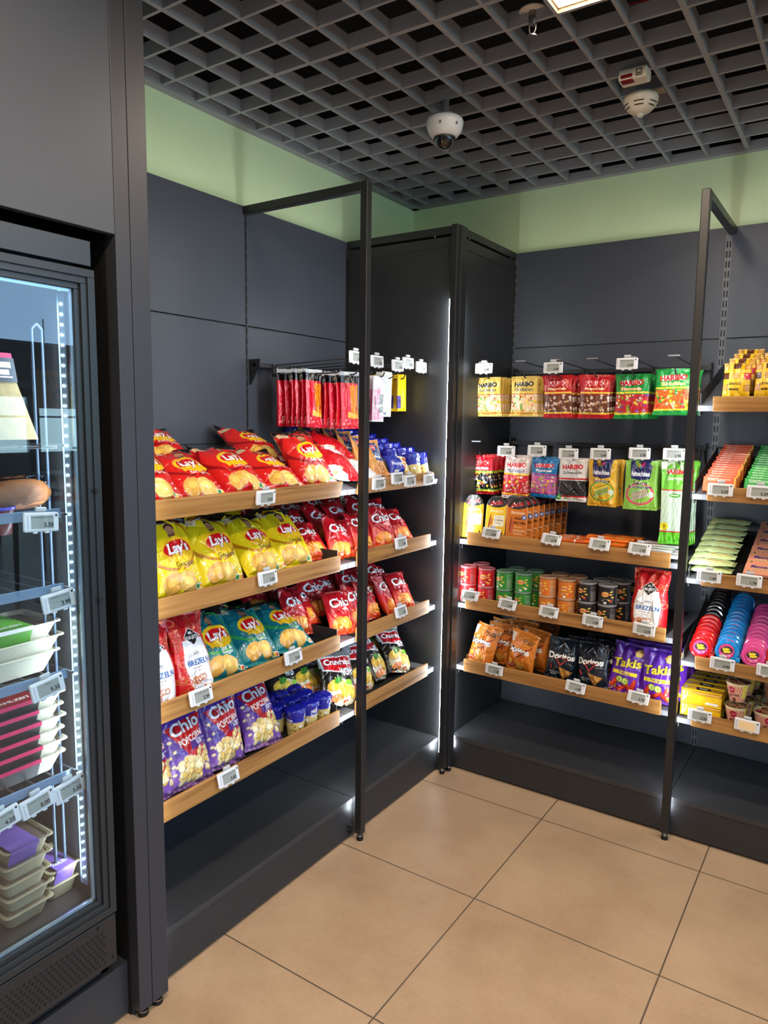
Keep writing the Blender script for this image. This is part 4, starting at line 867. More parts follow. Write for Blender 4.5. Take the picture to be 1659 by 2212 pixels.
for kk, bg, fl in (('can_red', 'C8141E', 'E8B03A'), ('can_green', '2E8B32', 'F2F2E8'), ('can_orange', 'D97A28', 'E8402A'), ('can_black', '1C1A1C', 'D8452A')): can(kk, bg, flv=fl)
k = MB(); r = .0375; k.lathe([(.0001, .0795), (.030, .0795), (.0325, .0815), (r+.0008, .0815), (r+.0014, .080), (r+.0012, .0735), (r-.001, .0735)], n=48); 
CANLID = k.mesh('can_lid', [mat('lid_plastic', (.72,.72,.72), .25, trans=.3)]); 
for cc_, col in (('red', (.74,.42,.44)), ('green', (.42,.56,.46)), ('orange', (.74,.58,.46)), ('black', (.55,.55,.56))):
    me = CANLID.copy(); me.materials[0] = mat('lid_plastic_'+cc_, col, .22, coat=.4); K['lid_'+cc_] = [me]
def can_proto(c):
    t = thing('crisp_can', None, None)
    for q in ('label', 'category'):
        if q in t: del t[q]
    link('can_body', K['can_'+c][0], t); link('can_lid', K['lid_'+c][0], t); return t
# biscuit cups with blue film lid
a = Art(.2136, .095, .0013, 'D8C27A'); a.rect(0, 1, .56, 1, '1B22A0'); a.blobs(40, 0, 1, .0, .5, .012, .03, ['C9A84A', 'E4D39A', 'A8863A'], .8, 3)
for cx in (.20, .53, .86): a.rect(cx-.07, cx+.055, .50, .80, 'D9DEE8') if cx == .53 else None; a.text('Prinzen', cx-.01, .64, .05, '1B2A8A' if cx == .53 else 'ffffff', w=.11, bold=.05); a.ell(cx-.14, .40, .028, .028, 'F2F2F2'); a.ell(cx+.01, .74, .012, .012, 'E03A5A')
a.rect(0, 1, 0, .05, 'B8A46A')
K['cup_body'] = [wrap_mesh('cup_body', a, [(.0265, 0), (.034, .093)], mats=[M_card])]
k = MB(); R_ = random.Random(3); prof = [(.0001, .004), (.012, .0055), (.022, .003), (.030, .0045), (.034, .001), (.0365, -.002), (.0352, -.010), (.0345, -.020)]; n = 56; vs = []
for i in range(n):
    t_ = 2*PI*i/n
    for j, (r_, z_) in enumerate(prof):
        rr_ = r_*(1+(.035*math.sin(t_*13+j)+.03*math.sin(t_*7+2*j))*(j > 3)); vs.append((rr_*math.cos(t_), rr_*math.sin(t_), .095+z_+.0014*math.sin(t_*9+j*2)+R_.uniform(-.0009, .0009)))
m_ = len(prof); k.add(vs, [(i*m_+j, ((i+1) % n)*m_+j, ((i+1) % n)*m_+j+1, i*m_+j+1) for i in range(n) for j in range(m_-1)], 0, True)
K['cup_lid'] = [k.mesh('cup_lid', [mat('blue_film', (.07,.10,.62), .2, coat=.7, bump=.7, bscale=60)])]
def cup_proto():
    t = thing('biscuit_cup', None, None)
    for q in ('label', 'category'):
        if q in t: del t[q]
    link('cup_body', K['cup_body'][0], t); link('film_lid', K['cup_lid'][0], t); return t
# cookie cups
a = Art(.24, .075, .0013, 'EBB79A'); a.stripes(0, 1, 0, .84, 22, 'C8786A', .18, .42); a.rect(0, 1, .84, 1, 'E8D8A8'); a.rect(.12, .22, .2, .95, 'EBD860'); a.rect(.62, .72, .2, .95, 'EBD860'); a.poly([(0, .84), (.3, .84), (.3, .76), (0, .74)], 'A86AA8')
for cx in (.45, .95, .05): a.ell(cx, .64, .055, .055, 'B81838'); a.text('COOKIE', cx, .64, .018, 'ffffff', w=.07); a.text('COOKIES', cx+.06, .38, .032, '2a1c3a', w=.14, bold=.05); a.ell(cx+.04, .12, .04, .04, '6a3a24'); a.ell(cx-.04, .3, .03, .03, '8a4a2a')
K['cookie_cup'] = [wrap_mesh('cookie_cup', a, [(.026, 0), (.0415, .074)], mats=[M_card])]
k = MB(); k.lathe([(.0001, .091), (.034, .090), (.0395, .086), (.0415, .078), (.046, .076), (.0465, .074), (.0415, .073)], n=48)
K['cookie_lid'] = [k.mesh('cookie_lid', [M_cling, M_cling])]
def cookie_proto():
    t = thing('cookie_cup', None, None)
    for q in ('label', 'category'):
        if q in t: del t[q]
    link('cup_body', K['cookie_cup'][0], t); link('dome_lid', K['cookie_lid'][0], t)
    k = MB(); R_ = random.Random(5)
    for i in range(9): k.bbox(-.012, .012, -.012, .012, -.004, .004, .003, 0, Matrix.Translation((R_.uniform(-.022, .022), R_.uniform(-.022, .022), .068+R_.uniform(0, .012))) @ Matrix.Rotation(R_.uniform(0, 3), 4, 'Z') @ Matrix.Rotation(R_.uniform(0, .6), 4, 'X'))
    k.build('cookies', mat('cookie_brown', (.5,.34,.2), .7), t); return t
# ribbed gum-tape rolls : flat round case, axis along local Y, sticker on the front
def roll_mesh(col, stick):
    k = MB(); n = 72; vs = []; R = .0415; T = .0125
    rings = [(.0001, -T), (.028, -T), (.0285, -T+.001), (.034, -T+.0005), (.038, -T+.002)]
    for i in range(n):
        t_ = 2*PI*i/n; g_ = .0005*(1 if i % 4 < 2 else -1)
        pr = rings+[(R+g_, -T+.006), (R+g_, 0), (R+g_, T-.006), (.038, T-.001), (.0001, T)]
        for r_, y_ in pr: vs.append((r_*math.cos(t_), y_, r_*math.sin(t_)))
    m_ = 10; k.add(vs, [(i*m_+j, i*m_+j+1, ((i+1) % n)*m_+j+1, ((i+1) % n)*m_+j) for i in range(n) for j in range(m_-1)], 0, False)
    k.bbox(.03, .047, -T*.8, T*.8, -.036, -.018, .003); return k.mesh('roll_case', [mat('gum_case_'+stick, col, .22, coat=.6)])
a = Art(.054, .054, .0007, 'E0307A'); a.ell(.5, .5, .5, .5, '8a1450'); a.ell(.5, .5, .46, .46, 'E04A92'); a.ell(.5, .56, .40, .27, '2a1030', 8); a.text('Hubba', .47, .63, .2, 'F6D92A', w=.58, bold=.09, rot=6); a.text('Bubba', .55, .47, .2, 'F6D92A', w=.58, bold=.09, rot=6); a.blobs(10, .15, .85, .1, .25, .03, .06, ['F4EDE8', 'F2A0C0'], seed=2)
def disc_outline(V): return np.sqrt(np.clip(1-(2*V-1)**2, .0005, 1))
K['roll_sticker'] = [card_mesh('roll_sticker', a, .0012, mats=[M_card], outline=disc_outline, r=.0003)]
a = Art(.054, .054, .0007, '2a1c20'); a.ell(.5, .5, .46, .46, '151013'); a.ell(.5, .56, .40, .20, '3a2a30', 8); a.text('Mega', .5, .56, .16, 'E8C84A', w=.5, bold=.06); a.ell(.5, .22, .2, .1, 'D8A0A8')
K['roll_sticker_dark'] = [card_mesh('roll_sticker_dark', a, .0012, mats=[M_card], outline=disc_outline, r=.0003)]
ROLLC = {'red': (.86,.06,.08), 'black': (.05,.05,.055), 'blue': (.05,.55,.86), 'pink': (.88,.30,.60)}
def roll_proto(c):
    t = thing('gum_roll', None, None)
    for q in ('label', 'category'):
        if q in t: del t[q]
    if 'roll_'+c not in K: K['roll_'+c] = [roll_mesh(ROLLC[c], c)]
    link('roll_case', K['roll_'+c][0], t); s_ = link('sticker', K['roll_sticker_dark' if c == 'black' else 'roll_sticker'][0], t); s_.location = (0, -.0133, -.027)
    return t
# ================================================================== SHELVES, TRAYS, LABELS, HOOKS
RZ = {'L': Matrix.Rotation(PI/2, 4, 'Z'), 'R': Matrix.Identity(4)}
def unit_m(unit, a, dep, z, tilt=0, roll=0, yaw=0):
    return RZ[unit] @ Matrix.Translation((a, -dep, z)) @ Matrix.Rotation(math.radians(yaw), 4, 'Z') @ Matrix.Rotation(math.radians(tilt), 4, 'X') @ Matrix.Rotation(math.radians(roll), 4, 'Y')
def shelf(unit, a0, a1, z, slope, label):
    k = MB(); w_ = a1-a0
    k.bbox(0, w_, .001, .495, -.003, 0, .001, 1); k.box(0, w_, 0, .012, -.021, -.0005, 0); k.box(.002, w_-.002, .012, .03, -.024, -.003, 2)
    for e in (0, w_-.004): k.box(e, e+.004, .02, .49, -.045, -.003, 2)
    o = k.build('steel_shelf', [M_shelf, M_shelfdk, M_dark]); o.matrix_world = unit_m(unit, a0, .507, z, slope)
    tag(o, label, 'shelf', 'grey steel shelves'); return o
def tray(unit, a0, a1, z, slope, label, sides=(1, 1), hb=.038, low=.021, clear=False):
    t = thing('shelf_tray', label, 'tray', group='wood-fronted shelf trays'); t.matrix_world = unit_m(unit, a0, .509, z, slope)
    w_ = a1-a0
    k = MB(); k.bbox(0, w_, -.0115, 0, -low, hb, .0035); k.build('front_board', M_wood, t)
    boxobj('tray_base', (.004, w_-.004, .001, .44, .001, .004), M_black, t)
    for e, on in ((.004, sides[0]), (w_-.0065, sides[1])):
        if on: boxobj('side_panel', (e, e+.0025, .001, .44, .004, .056), M_cling if clear else M_dark, t)
    return t
LZ = [(1.345, 15), (1.072, 0), (.778, 0), (.488, 0)]
lev = ['top', 'second', 'third', 'lowest']
for i, (z, s) in enumerate(LZ):
    shelf('L', -2.181, -1.2615, z, s, 'grey steel shelf, %s level of the left rack, bay beside the fridge' % lev[i])
    shelf('L', -1.2595, -.599, z, s, 'grey steel shelf, %s level of the left rack, bay beside the corner' % lev[i])
    tray('L', -2.166, -1.318, z+.0005, s, 'oak-fronted tray, %s level of the left rack, nearer the fridge' % lev[i], sides=(0, 1 if i else 0))
    tray('L', -1.213, -.67, z+.0005, s, 'oak-fronted tray, %s level of the left rack, beside the corner cabinet' % lev[i], sides=(0, 0))
for i, z in enumerate((1.073, .78, .488)):
    shelf('R', .577, 1.523, z, 0, 'grey steel shelf, %s level of the middle bay on the back wall' % ['top', 'middle', 'lowest'][i])
    tray('R', .618, 1.483, z+.0005, 0, 'oak-fronted tray, %s level of the middle bay on the back wall' % ['top', 'middle', 'lowest'][i], sides=(i == 2, i == 2), clear=True)
SZ = [(1.667, 17), (1.342, 15.6), (1.023, 16), (.70, 17), (.474, 0)]
for i, (z, s) in enumerate(SZ):
    nm = ['top', 'second', 'third', 'fourth', 'lowest'][i]
    shelf('R', 1.5425, 2.487, z, s, 'grey steel shelf, %s level of the right-hand bay' % nm)
    tray('R', 1.594, 2.45, z+.0005, s, 'oak-fronted tray, %s level of the right-hand bay' % nm, sides=(0, 0), hb=.035)
    if s:
        t = thing('side_divider', 'dark sloping divider panel at the left end of the %s right-hand shelf' % nm, 'divider', group='sloping shelf end dividers'); t.matrix_world = unit_m('R', 1.549, .50, z+.001, s)
        boxobj('divider_panel', (0, .002, 0, .46, 0, .045), M_dark, t)
# ---- electronic price labels
NAMES = [('red crisp bags', "Lay's Red Paprika"), ('yellow crisp', "Lay's Gesalzen"), ('teal', "Lay's Salt&Vinegar"), ('pretzel pouch', 'Mr Knabbits Brezeln'), ('popcorn', 'Chio Popcorn Süß'), ('kraft', 'Laugen Butter'), ('blue', 'Prinzenrolle Minis'), ('small red', 'Chio Red Paprika'), ('yellow salami', 'Aoste Stickado'), ('sausage', 'BiFi Original'), ('orange stick', 'BiFi Roll'), ('cans', 'Pringles'), ('nacho', 'Doritos Nacho'), ('corn roll', 'Takis Fuego'), ('chocolate', "Tony's Chocolonely"), ('pale green', 'Cheese Sandwich Ch'), ('salmon', 'Manner Schnitten'), ('gum rolls', 'Hubba Bubba Roll'), ('yellow cracker', 'Tuc original'), ('leftmost of the upper', 'Haribo Goldbären'), ('third of the upper', 'Haribo Happy-Cola'), ('fifth of the upper', 'Haribo Phantasia'), ('leftmost above', 'Haribo Pico-Balla'), ('second from the left above', 'Haribo Tropifrutti'), ('third from the left above', 'Haribo Schnecken'), ('fourth from the left above', 'hitschies Schnüre'), ('fifth from the left above', 'hitschies Drachen'), ('rightmost above', 'Haribo Spaghetti S'), ('uppermost fridge', 'Laugenbaguette H'), ('second fridge', 'Wrap PS Gemüse'), ('third fridge', 'Menü'), ('right end', 'Bircher-Müsli'), ('lowest fridge rail, middle', 'Lasagne mit Rind'), ('cut by', 'Linsencreme Salat')]
def label_mesh(txt, blank=False, name='price_label', where=''):
    pn = next((b for a, b in NAMES if a in where), 'Zahnbürste')
    t = thing(name, None, None)
    for q in ('label', 'category'):
        if q in t: del t[q]
    k = MB(); k.bbox(-.042, .042, -.005, .005, -.0225, .0225, .004); 
    for x in (-.02, .008): k.bbox(x, x+.010, -.003, .003, -.026, -.021, .001)
    k.build('case', M_white, t)
    k = MB(); k.box(-.0265, .0275, -.0056, -.0049, -.0155, .0150, 0)
    if not blank:
        M = Matrix.Translation((.015, -.0058, -.0065)); text_mesh_into(k, txt, M, .0105, None, 1, bold=.03)
        M = Matrix.Translation((.0, -.0058, .0105)); text_mesh_into(k, pn, M, .0044, min(.050, .0031*len(pn)), 1)
    M = Matrix.Translation((-.034, -.0052, 0)) @ Matrix.Rotation(PI/2, 4, 'Y')
    for i in range(9): k.box(-.036, -.0335+(i % 3)*.0005, -.0053, -.005, -.015+i*.0033, -.0135+i*.0033, 2)
    k.box(.032, .037, -.0053, -.005, .012, .017, 1)
    k.build('screen', [M_screenw if blank else M_screen, M_ink, mat('label_grey', (.6,.6,.66), .5)], t)
    k = MB(); k.bbox(-.013, .013, -.004, .004, .0235, .0335, .003); k.cyl((-.012, 0, .030), (.012, 0, .030), .0045, n=10)
    for i in range(3): k.cyl((-.008+i*.008, -.0045, .031), (-.008+i*.008, -.0035, .031), .0022, n=8)
    k.box(-.011, .011, .004, .0065, -.012, .026)
    k.build('clip', mat('clip_clear', (.93,.95,.97), .12, trans=.35, coat=.6), t)
    return t
LABS = {}
def plabel(unit, a, dep, z, txt, where, tilt=0, roll=0, yaw=0, grp='electronic price labels'):
    t = label_mesh(txt, blank=(txt == ''), where=where)
    t.matrix_world = unit_m(unit, a, dep, z, tilt, roll, yaw)
    tag(t, ('white electronic label with a blank screen ' if txt == '' else 'white electronic label reading %s ' % txt)+where, 'price label', grp)
    return t
PL = [(-1.722, 1.356, '3.69', 'under the red crisp bags by the fridge', -4), (-1.716, 1.100, '3.69', 'under the yellow crisp bags', 8), (-1.595, .810, '3.69', 'under the teal crisp bags', 10), (-1.998, .802, '2.99', 'under the pretzel pouches by the fridge', 12), (-1.896, .511, '3.60', 'under the purple popcorn bags', 14),
      (-1.098, 1.359, '1.79', 'under the kraft pretzel bags', -2), (-.968, 1.372, '2.25', 'under the blue biscuit pack', 4), (-.874, 1.356, '1.99', 'under the blue-lidded cups', 3), (-.721, 1.352, '2.49', 'by the corner end of the top tray', 0), (-.933, 1.108, '1.99', 'under the upper small red bags', 8), (-.924, .821, '1.99', 'under the lower small red bags', 14)]
for a, z, tx, wh, ti in PL: plabel('L', a, .532, z, tx, wh, tilt=-ti, roll=0)
PR = [(.743, 1.119, '3.89', 'in front of the yellow salami pouches', 22, 3), (1.015, 1.120, '2.79', 'in front of the orange stick packs', 26, 4), (1.215, 1.120, '1.49', 'in front of the orange sausage pile', 20, 3), (1.370, 1.119, '1.49', 'in front of the grey sausage packs', 20, 3),
      (.649, .828, '1.99', 'in front of the red cans', 28, 0), (.830, .816, '1.99', 'in front of the green cans', 22, 4), (1.017, .813, '1.99', 'in front of the orange cans', 18, 3), (1.203, .806, '1.99', 'in front of the black cans', 10, 3), (1.405, .805, '2.99', 'in front of the lone pretzel pouch', 6, 3),
      (.778, .512, '1.99', 'in front of the orange nacho bags', 4, 2), (1.146, .514, '1.99', 'in front of the navy nacho bags', 16, 4), (1.399, .527, '3.79', 'in front of the purple corn roll bags', 24, 3)]
for a, z, tx, wh, ti, ro in PR: plabel('R', a, .534, z, tx, wh, tilt=-ti, roll=ro)
PS = [(1.643, 1.366, '2.29', 'in front of the orange chocolate bars'), (1.770, 1.366, '2.29', 'in front of the green chocolate bars'), (1.625, 1.045, '1.49', 'in front of the pale green cracker packs'), (1.758, 1.046, '1.79', 'in front of the salmon wafer cartons'), (1.691, .724, '3.90', 'in front of the gum rolls'), (1.845, .729, '2.90', 'at the right edge beside the gum rolls'), (1.627, .509, '2.29', 'in front of the yellow cracker packs'), (1.788, .511, '', 'in front of the cookie cups')]
for a, z, tx, wh in PS: plabel('R', a, .536, z, tx, wh, tilt=-3, roll=1)
for a, z, tx, wh, ro in [(-2.452, 1.357, '3.30', 'on the uppermost fridge rail', 4), (-2.418, 1.166, '3.90', 'on the second fridge rail', -6), (-2.455, .965, '9.30', 'on the third fridge rail', -8), (-2.410, .694, '3.50', 'on the lowest fridge rail, right end', -8), (-2.493, .694, '8.00', 'on the lowest fridge rail, middle', -8), (-2.578, .690, '4.20', 'on the lowest fridge rail, cut by the photo edge', -8)]:
    plabel('L', a, .521, z, tx, wh, tilt=-6, roll=ro, grp='price labels in the fridge')
# ---- hooks
def hook_bar(unit, a0, a1, z, label):
    t = thing('hook_bar', label, 'bar'); t.matrix_world = unit_m(unit, 0, 0, 0)
    k = MB(); k.bbox(a0, a1, -.038, -.022, z-.012, z+.006, .002); k.build('crossbar', M_post, t)
    for a in (a0, a1-.008):
        k = MB(); k.bbox(a, a+.008, -.06, 0, z-.012, z+.02, .001); k.add([(a, -.004, z-.012), (a, -.05, z-.012), (a, -.004, z-.08), (a+.008, -.004, z-.012), (a+.008, -.05, z-.012), (a+.008, -.004, z-.08)], [(0, 1, 2), (3, 5, 4), (0, 2, 5, 3), (1, 4, 5, 2), (0, 3, 4, 1)]); k.build('end_bracket', M_post, t)
    return t
def hook(unit, a, z, length, tip, label, low=.045):
    t = thing('display_hook', label, 'hook', group='steel display hooks'); t.matrix_world = unit_m(unit, a, 0, z)
    k = MB(); k.box(-.012, .012, -.044, -.038, -low-.01, .012); k.build('hook_plate', M_post, t)
    k = MB(); k.tube([(0, -.04, -low), (0, -length+.03, -low), (0, -length+.012, -low+.006), (0, -length+.006, -low+.02)], .0028); k.build('prong', M_post, t)
    k = MB(); k.tube([(0, -.044, -.01), (0, -.05, .008), (0, -length-.03, .022)], .0024)
    if tip: k.cyl((-.022, -length-.03, .022), (.022, -length-.03, .022), .003, n=8, mi=1)
    k.build('price_arm', [M_post, M_shelf], t)
    return t
def stack(kind, unit, a, d0, dd, n, ztop, h, lab, cat, grp, jit=1.0, name=None, sp=3, seed=1):
    R = random.Random(seed)
    for i in range(n):
        me = K[kind][i % len(K[kind])]
        put(name or kind, me, unit, a+R.uniform(-.003, .003)*jit*(1+i*.25), d0-i*dd, ztop-h-R.uniform(0, .003)*jit, '%s, %s' % (lab, ordf(i, n)), cat, grp, lean=R.uniform(-1, 1.5), roll=R.uniform(-1.4, 1.4)*jit, spin=R.uniform(-sp, sp))
hook_bar('R', .60, 1.50, 1.838, 'black crossbar carrying the upper row of sweet bags')
hook_bar('R', .60, 1.50, 1.500, 'black crossbar carrying the lower row of sweet bags')
row1 = [(.622, 'gum_bag_gold', 6, 'gold bag of gummy sweets, leftmost hook of upper row'), (.797, 'gum_bag_gold', 5, 'gold bag of gummy sweets, second hook of upper row'), (.953, 'gum_bag_cola', 5, 'red bag of cola sweets, third hook of upper row'), (1.107, 'gum_bag_cola', 6, 'red bag of cola sweets, fourth hook of upper row'), (1.258, 'gum_bag_green', 7, 'green bag of mixed sweets, fifth hook of upper row'), (1.422, 'gum_bag_green_fruit', 6, 'green bag of fruit sweets, rightmost hook of upper row')]
for i, (a, kd, n, lb) in enumerate(row1):
    h = .175 if kd == 'gum_bag_gold' else .18; zt = 1.80 if i < 5 else 1.815
    hook('R', a+.008, 1.836, .40, True, 'black steel hook, %s of the upper row on the back wall' % ordn(i, 6))
    stack(kd, 'R', a, .355, .030, n, zt, h, lb, 'sweet bag', 'upper row of sweet bags', seed=i+2, name='gum_bag')
    if i in (0, 2, 4): plabel('R', (.634, 0, .953, 0, 1.256)[i], .432, (1.832, 0, 1.826, 0, 1.833)[i], '2.49', 'above the %s of the upper hooks' % ['leftmost', '', 'third', '', 'fifth'][i], tilt=-2)
row2 = [(.600, 'gum_bag_colour', 7, 'red bag of liquorice mix, leftmost hook of lower row', .18, '2.49'), (.770, 'gum_bag_pico', 6, 'pale red bag of candy tubes, second hook of lower row', .19, '2.49'), (.902, 'gum_bag_blue', 5, 'blue bag of fruit sweets, third hook of lower row', .175, '2.49'), (1.027, 'gum_bag_liquorice', 5, 'white bag of liquorice wheels, fourth hook of lower row', .185, '2.49'), (1.162, 'gum_bag_cords', 5, 'yellow and navy bag of cords, fifth hook of lower row', .195, '2.49'), (1.316, 'gum_bag_tongues', 6, 'green and navy bag of tongues, sixth hook of lower row', .20, '2.98'), (1.458, 'gum_bag_tall', 6, 'tall green bag of sour laces, rightmost hook of lower row', .33, '2.98')]
lx = [.754, .896, 1.035, 1.169, 1.324, 1.454]
for i, (a, kd, n, lb, h, pr) in enumerate(row2):
    hook('R', a+.006, 1.488, .40, i == 0, 'black steel hook, %s of the lower row on the back wall' % ordn(i, 7))
    stack(kd, 'R', a, .355, .026, n, 1.448+(.004 if i > 4 else 0), h, lb, 'sweet bag', 'lower row of sweet bags', seed=i+12, name='gum_bag')
for i, x in enumerate(lx): plabel('R', x, .432, (1.472, 1.479, 1.470, 1.475, 1.482, 1.484)[i], row2[i+1][5], 'hanging %s above the lower hooks' % ordn(i, 6), tilt=-2)
hook_bar('L', -1.245, -.61, 1.812, 'black crossbar carrying the hooks of the left rack')
for i, y in enumerate((-1.14, -1.03, -.93, -.84, -.765, -.68)):
    hook('L', y, 1.806, .385, False, 'black steel hook, %s on the left rack' % ordn(i, 6), low=.03)
stack('liner_bag_red', 'L', -1.155, .255, .026, 7, 1.795, .225, 'red and black hanging bag, left hook', 'hanging bag', 'red hanging bags', seed=5, name='hanging_bag', sp=8)
stack('liner_bag_red', 'L', -1.040, .345, .030, 8, 1.79, .225, 'red and black hanging bag, second hook', 'hanging bag', 'red hanging bags', seed=6, name='hanging_bag', sp=6)
stack('brush_card', 'L', -.945, .35, .02, 3, 1.775, .16, 'pale blue brush card behind the rack post', 'toiletry card', 'toiletry cards', seed=7, name='toiletry_card')
stack('razor_card', 'L', -.850, .355, .03, 3, 1.785, .19, 'pink and grey razor card', 'toiletry card', 'toiletry cards', seed=8, name='toiletry_card')
stack('toothbrush_card', 'L', -.776, .345, .03, 2, 1.80, .185, 'white and green toothbrush card', 'toiletry card', 'toiletry cards', seed=9, name='toiletry_card')
stack('cutlery_card_yellow', 'L', -.668, .355, .04, 5, 1.80, .16, 'yellow card by the corner cabinet', 'toiletry card', 'yellow hanging cards', seed=10, name='toiletry_card')
for y, z, tx, wh in ((-1.125, 1.833, '2.90', 'on the first left hook beside the rack post'), (-.985, 1.828, '7.00', 'on a left hook right of the rack post'), (-.835, 1.822, '5.80', 'above the white toothbrush card'), (-.755, 1.838, '5.50', 'above the yellow cards'), (-.648, 1.828, '5.95', 'nearest the corner cabinet')):
    plabel('L', y, .44, z, tx, wh, tilt=-2)
# ================================================================== GOODS ON THE LEFT RACK
def bags(kind, rows, z0, desc, cat, grp, name='crisp_bag', sl=0):
    """rows: (lateral y, depth x, extra z, lean, roll, spin, wording)"""
    for i, (y, x, ez, le, ro, sp, wd) in enumerate(rows):
        me = K[kind][i % len(K[kind])]
        put(name, me, 'L', y, x, z0+max(ez-.026, .002)+(.505-x)*math.tan(math.radians(sl)), desc+' '+wd, cat, grp, lean=le, roll=ro, spin=sp)
G_ = 'bags on the left rack'
bags('crisp_bag_red', [(-2.085, .478, .028, 50, 8, 0, 'at the fridge end of the front row'), (-1.905, .474, .025, 60, 10, 3, 'second in the front row from the fridge'), (-1.735, .480, .032, 57, 6, 0, 'third in the front row from the fridge'), (-1.55, .480, .028, 59, 9, 3, 'fourth in the front row from the fridge'), (-1.375, .476, .034, 45, 6, -3, 'rightmost and most upright in the front row'),
    (-1.86, .27, .055, 62, 12, 0, 'lying behind the second and third front bags'), (-1.42, .27, .05, 62, 10, 0, 'lying behind the fourth front bag')], 1.345, 'large red crisp bag', 'crisp bag', 'large red crisp bags', sl=15)
bags('crisp_bag_yellow', [(-2.098, .40, .03, 33, 3, 12, 'at the fridge end, mostly hidden'), (-1.995, .458, .03, 27, 3, 0, 'second in the front row from the fridge'), (-1.825, .455, .03, 34, 5, 0, 'third in the front row from the fridge'), (-1.635, .46, .035, 42, 6, 2, 'fourth in the front row from the fridge'), (-1.475, .45, .035, 43, 9, 0, 'rightmost in the front row'),
    (-1.90, .30, .06, 40, 8, 0, 'in the back row, leftmost'), (-1.70, .29, .07, 44, 8, 0, 'in the back row, middle'), (-1.50, .29, .075, 36, 6, 4, 'in the back row, rightmost')], 1.072, 'large yellow crisp bag', 'crisp bag', 'large yellow crisp bags')
bags('pretzel_pouch', [(-2.10, .448, .006, 6, 2, 4, 'cut off by the fridge post'), (-1.965, .452, .006, 12, 4, 8, 'beside the teal crisp bags')], .778, 'red and white pretzel pouch', 'pretzel pouch', 'pretzel pouches on the left rack', 'pretzel_pouch')
bags('crisp_bag_teal', [(-1.835, .46, .03, 38, 7, 0, 'beside the pretzel pouches'), (-1.665, .46, .032, 47, 9, 2, 'in the middle of its row'), (-1.49, .46, .035, 56, 12, 3, 'rightmost in its row'), (-1.63, .28, .06, 55, 8, 0, 'lying in the dark back row'), (-1.80, .27, .06, 52, 8, 0, 'in the back row behind the pretzel pouches')], .778, 'large teal crisp bag', 'crisp bag', 'large teal crisp bags')
bags('popcorn_bag', [(-2.105, .455, .03, 22, 2, 0, 'cut off by the fridge post'), (-1.975, .458, .03, 24, 5, 0, 'second from the fridge post'), (-1.822, .456, .032, 22, 7, 2, 'third from the fridge post'), (-1.655, .455, .032, 32, 8, 0, 'rightmost, beside the blue-lidded cups'), (-1.90, .30, .04, 25, 4, 0, 'in the back row, left'), (-1.74, .30, .04, 28, 4, 0, 'in the back row, right')], .488, 'purple popcorn bag', 'popcorn bag', 'purple popcorn bags', 'popcorn_bag')
def heap(kind, z0, front, desc, grp, second, back, sx=.345, bx=.23, name='crisp_bag'):
    rows = list(front); R = random.Random(len(desc)+int(z0*100))
    for i, (y, wd) in enumerate(second): rows.append((y, sx+R.uniform(-.02, .02), .06+R.uniform(0, .02), 40+R.uniform(-6, 6), 11+R.uniform(-5, 6), R.uniform(-10, 14), wd))
    for i, (y, wd) in enumerate(back): rows.append((y, bx+R.uniform(-.02, .02), .095+R.uniform(0, .02), 46+R.uniform(-6, 6), 12+R.uniform(-5, 6), R.uniform(-10, 14), wd))
    bags(kind, rows, z0, desc, 'crisp bag', grp, name)
heap('crisp_bag_paprika', 1.072, [(-1.335, .435, .04, 46, 12, 4, 'front row, beside the yellow bags'), (-1.215, .462, .02, 36, 12, -3, 'front row, standing by the rack post'), (-1.055, .448, .03, 30, 12, 5, 'front row, just right of the rack post'), (-.925, .452, .03, 22, 5, -8, 'front row, second from the corner'), (-.765, .452, .03, 38, 14, 10, 'front row, nearest the corner')],
    'small red crisp bag, second level,', 'small red crisp bags, second level', [(-1.39, 'second row, leftmost'), (-1.27, 'second row, left of the rack post'), (-1.15, 'second row, behind the rack post'), (-1.02, 'second row, middle'), (-.89, 'second row, right'), (-.77, 'second row, nearest the corner')], [(-1.33, 'back row, leftmost'), (-1.18, 'back row, second from the left'), (-1.03, 'back row, middle'), (-.90, 'back row, right'), (-.79, 'back row, nearest the corner')])
heap('crisp_bag_paprika', .778, [(-1.22, .462, .02, 30, 12, -5, 'front row, hanging over by the rack post'), (-1.09, .452, .028, 30, 8, 5, 'front row, just right of the rack post'), (-.985, .446, .035, 30, 12, 16, 'front row, second right of the rack post'), (-.87, .452, .032, 24, 8, 26, 'front row, tallest one'), (-.755, .452, .03, 34, 14, 4, 'front row, nearest the corner'), (-1.385, .40, .06, 36, 13, 8, 'front row, leftmost above the teal bags')],
    'small red crisp bag, third level,', 'small red crisp bags, third level', [(-1.30, 'second row, leftmost'), (-1.20, 'second row, behind the rack post'), (-1.09, 'second row, right of the rack post'), (-.97, 'second row, middle'), (-.85, 'second row, right'), (-.76, 'second row, nearest the corner')], [(-1.42, 'back row, leftmost in the dark'), (-1.27, 'back row, second from the left'), (-1.13, 'back row, third from the left'), (-1.0, 'back row, middle'), (-.88, 'back row, right'), (-.78, 'back row, nearest the corner')])
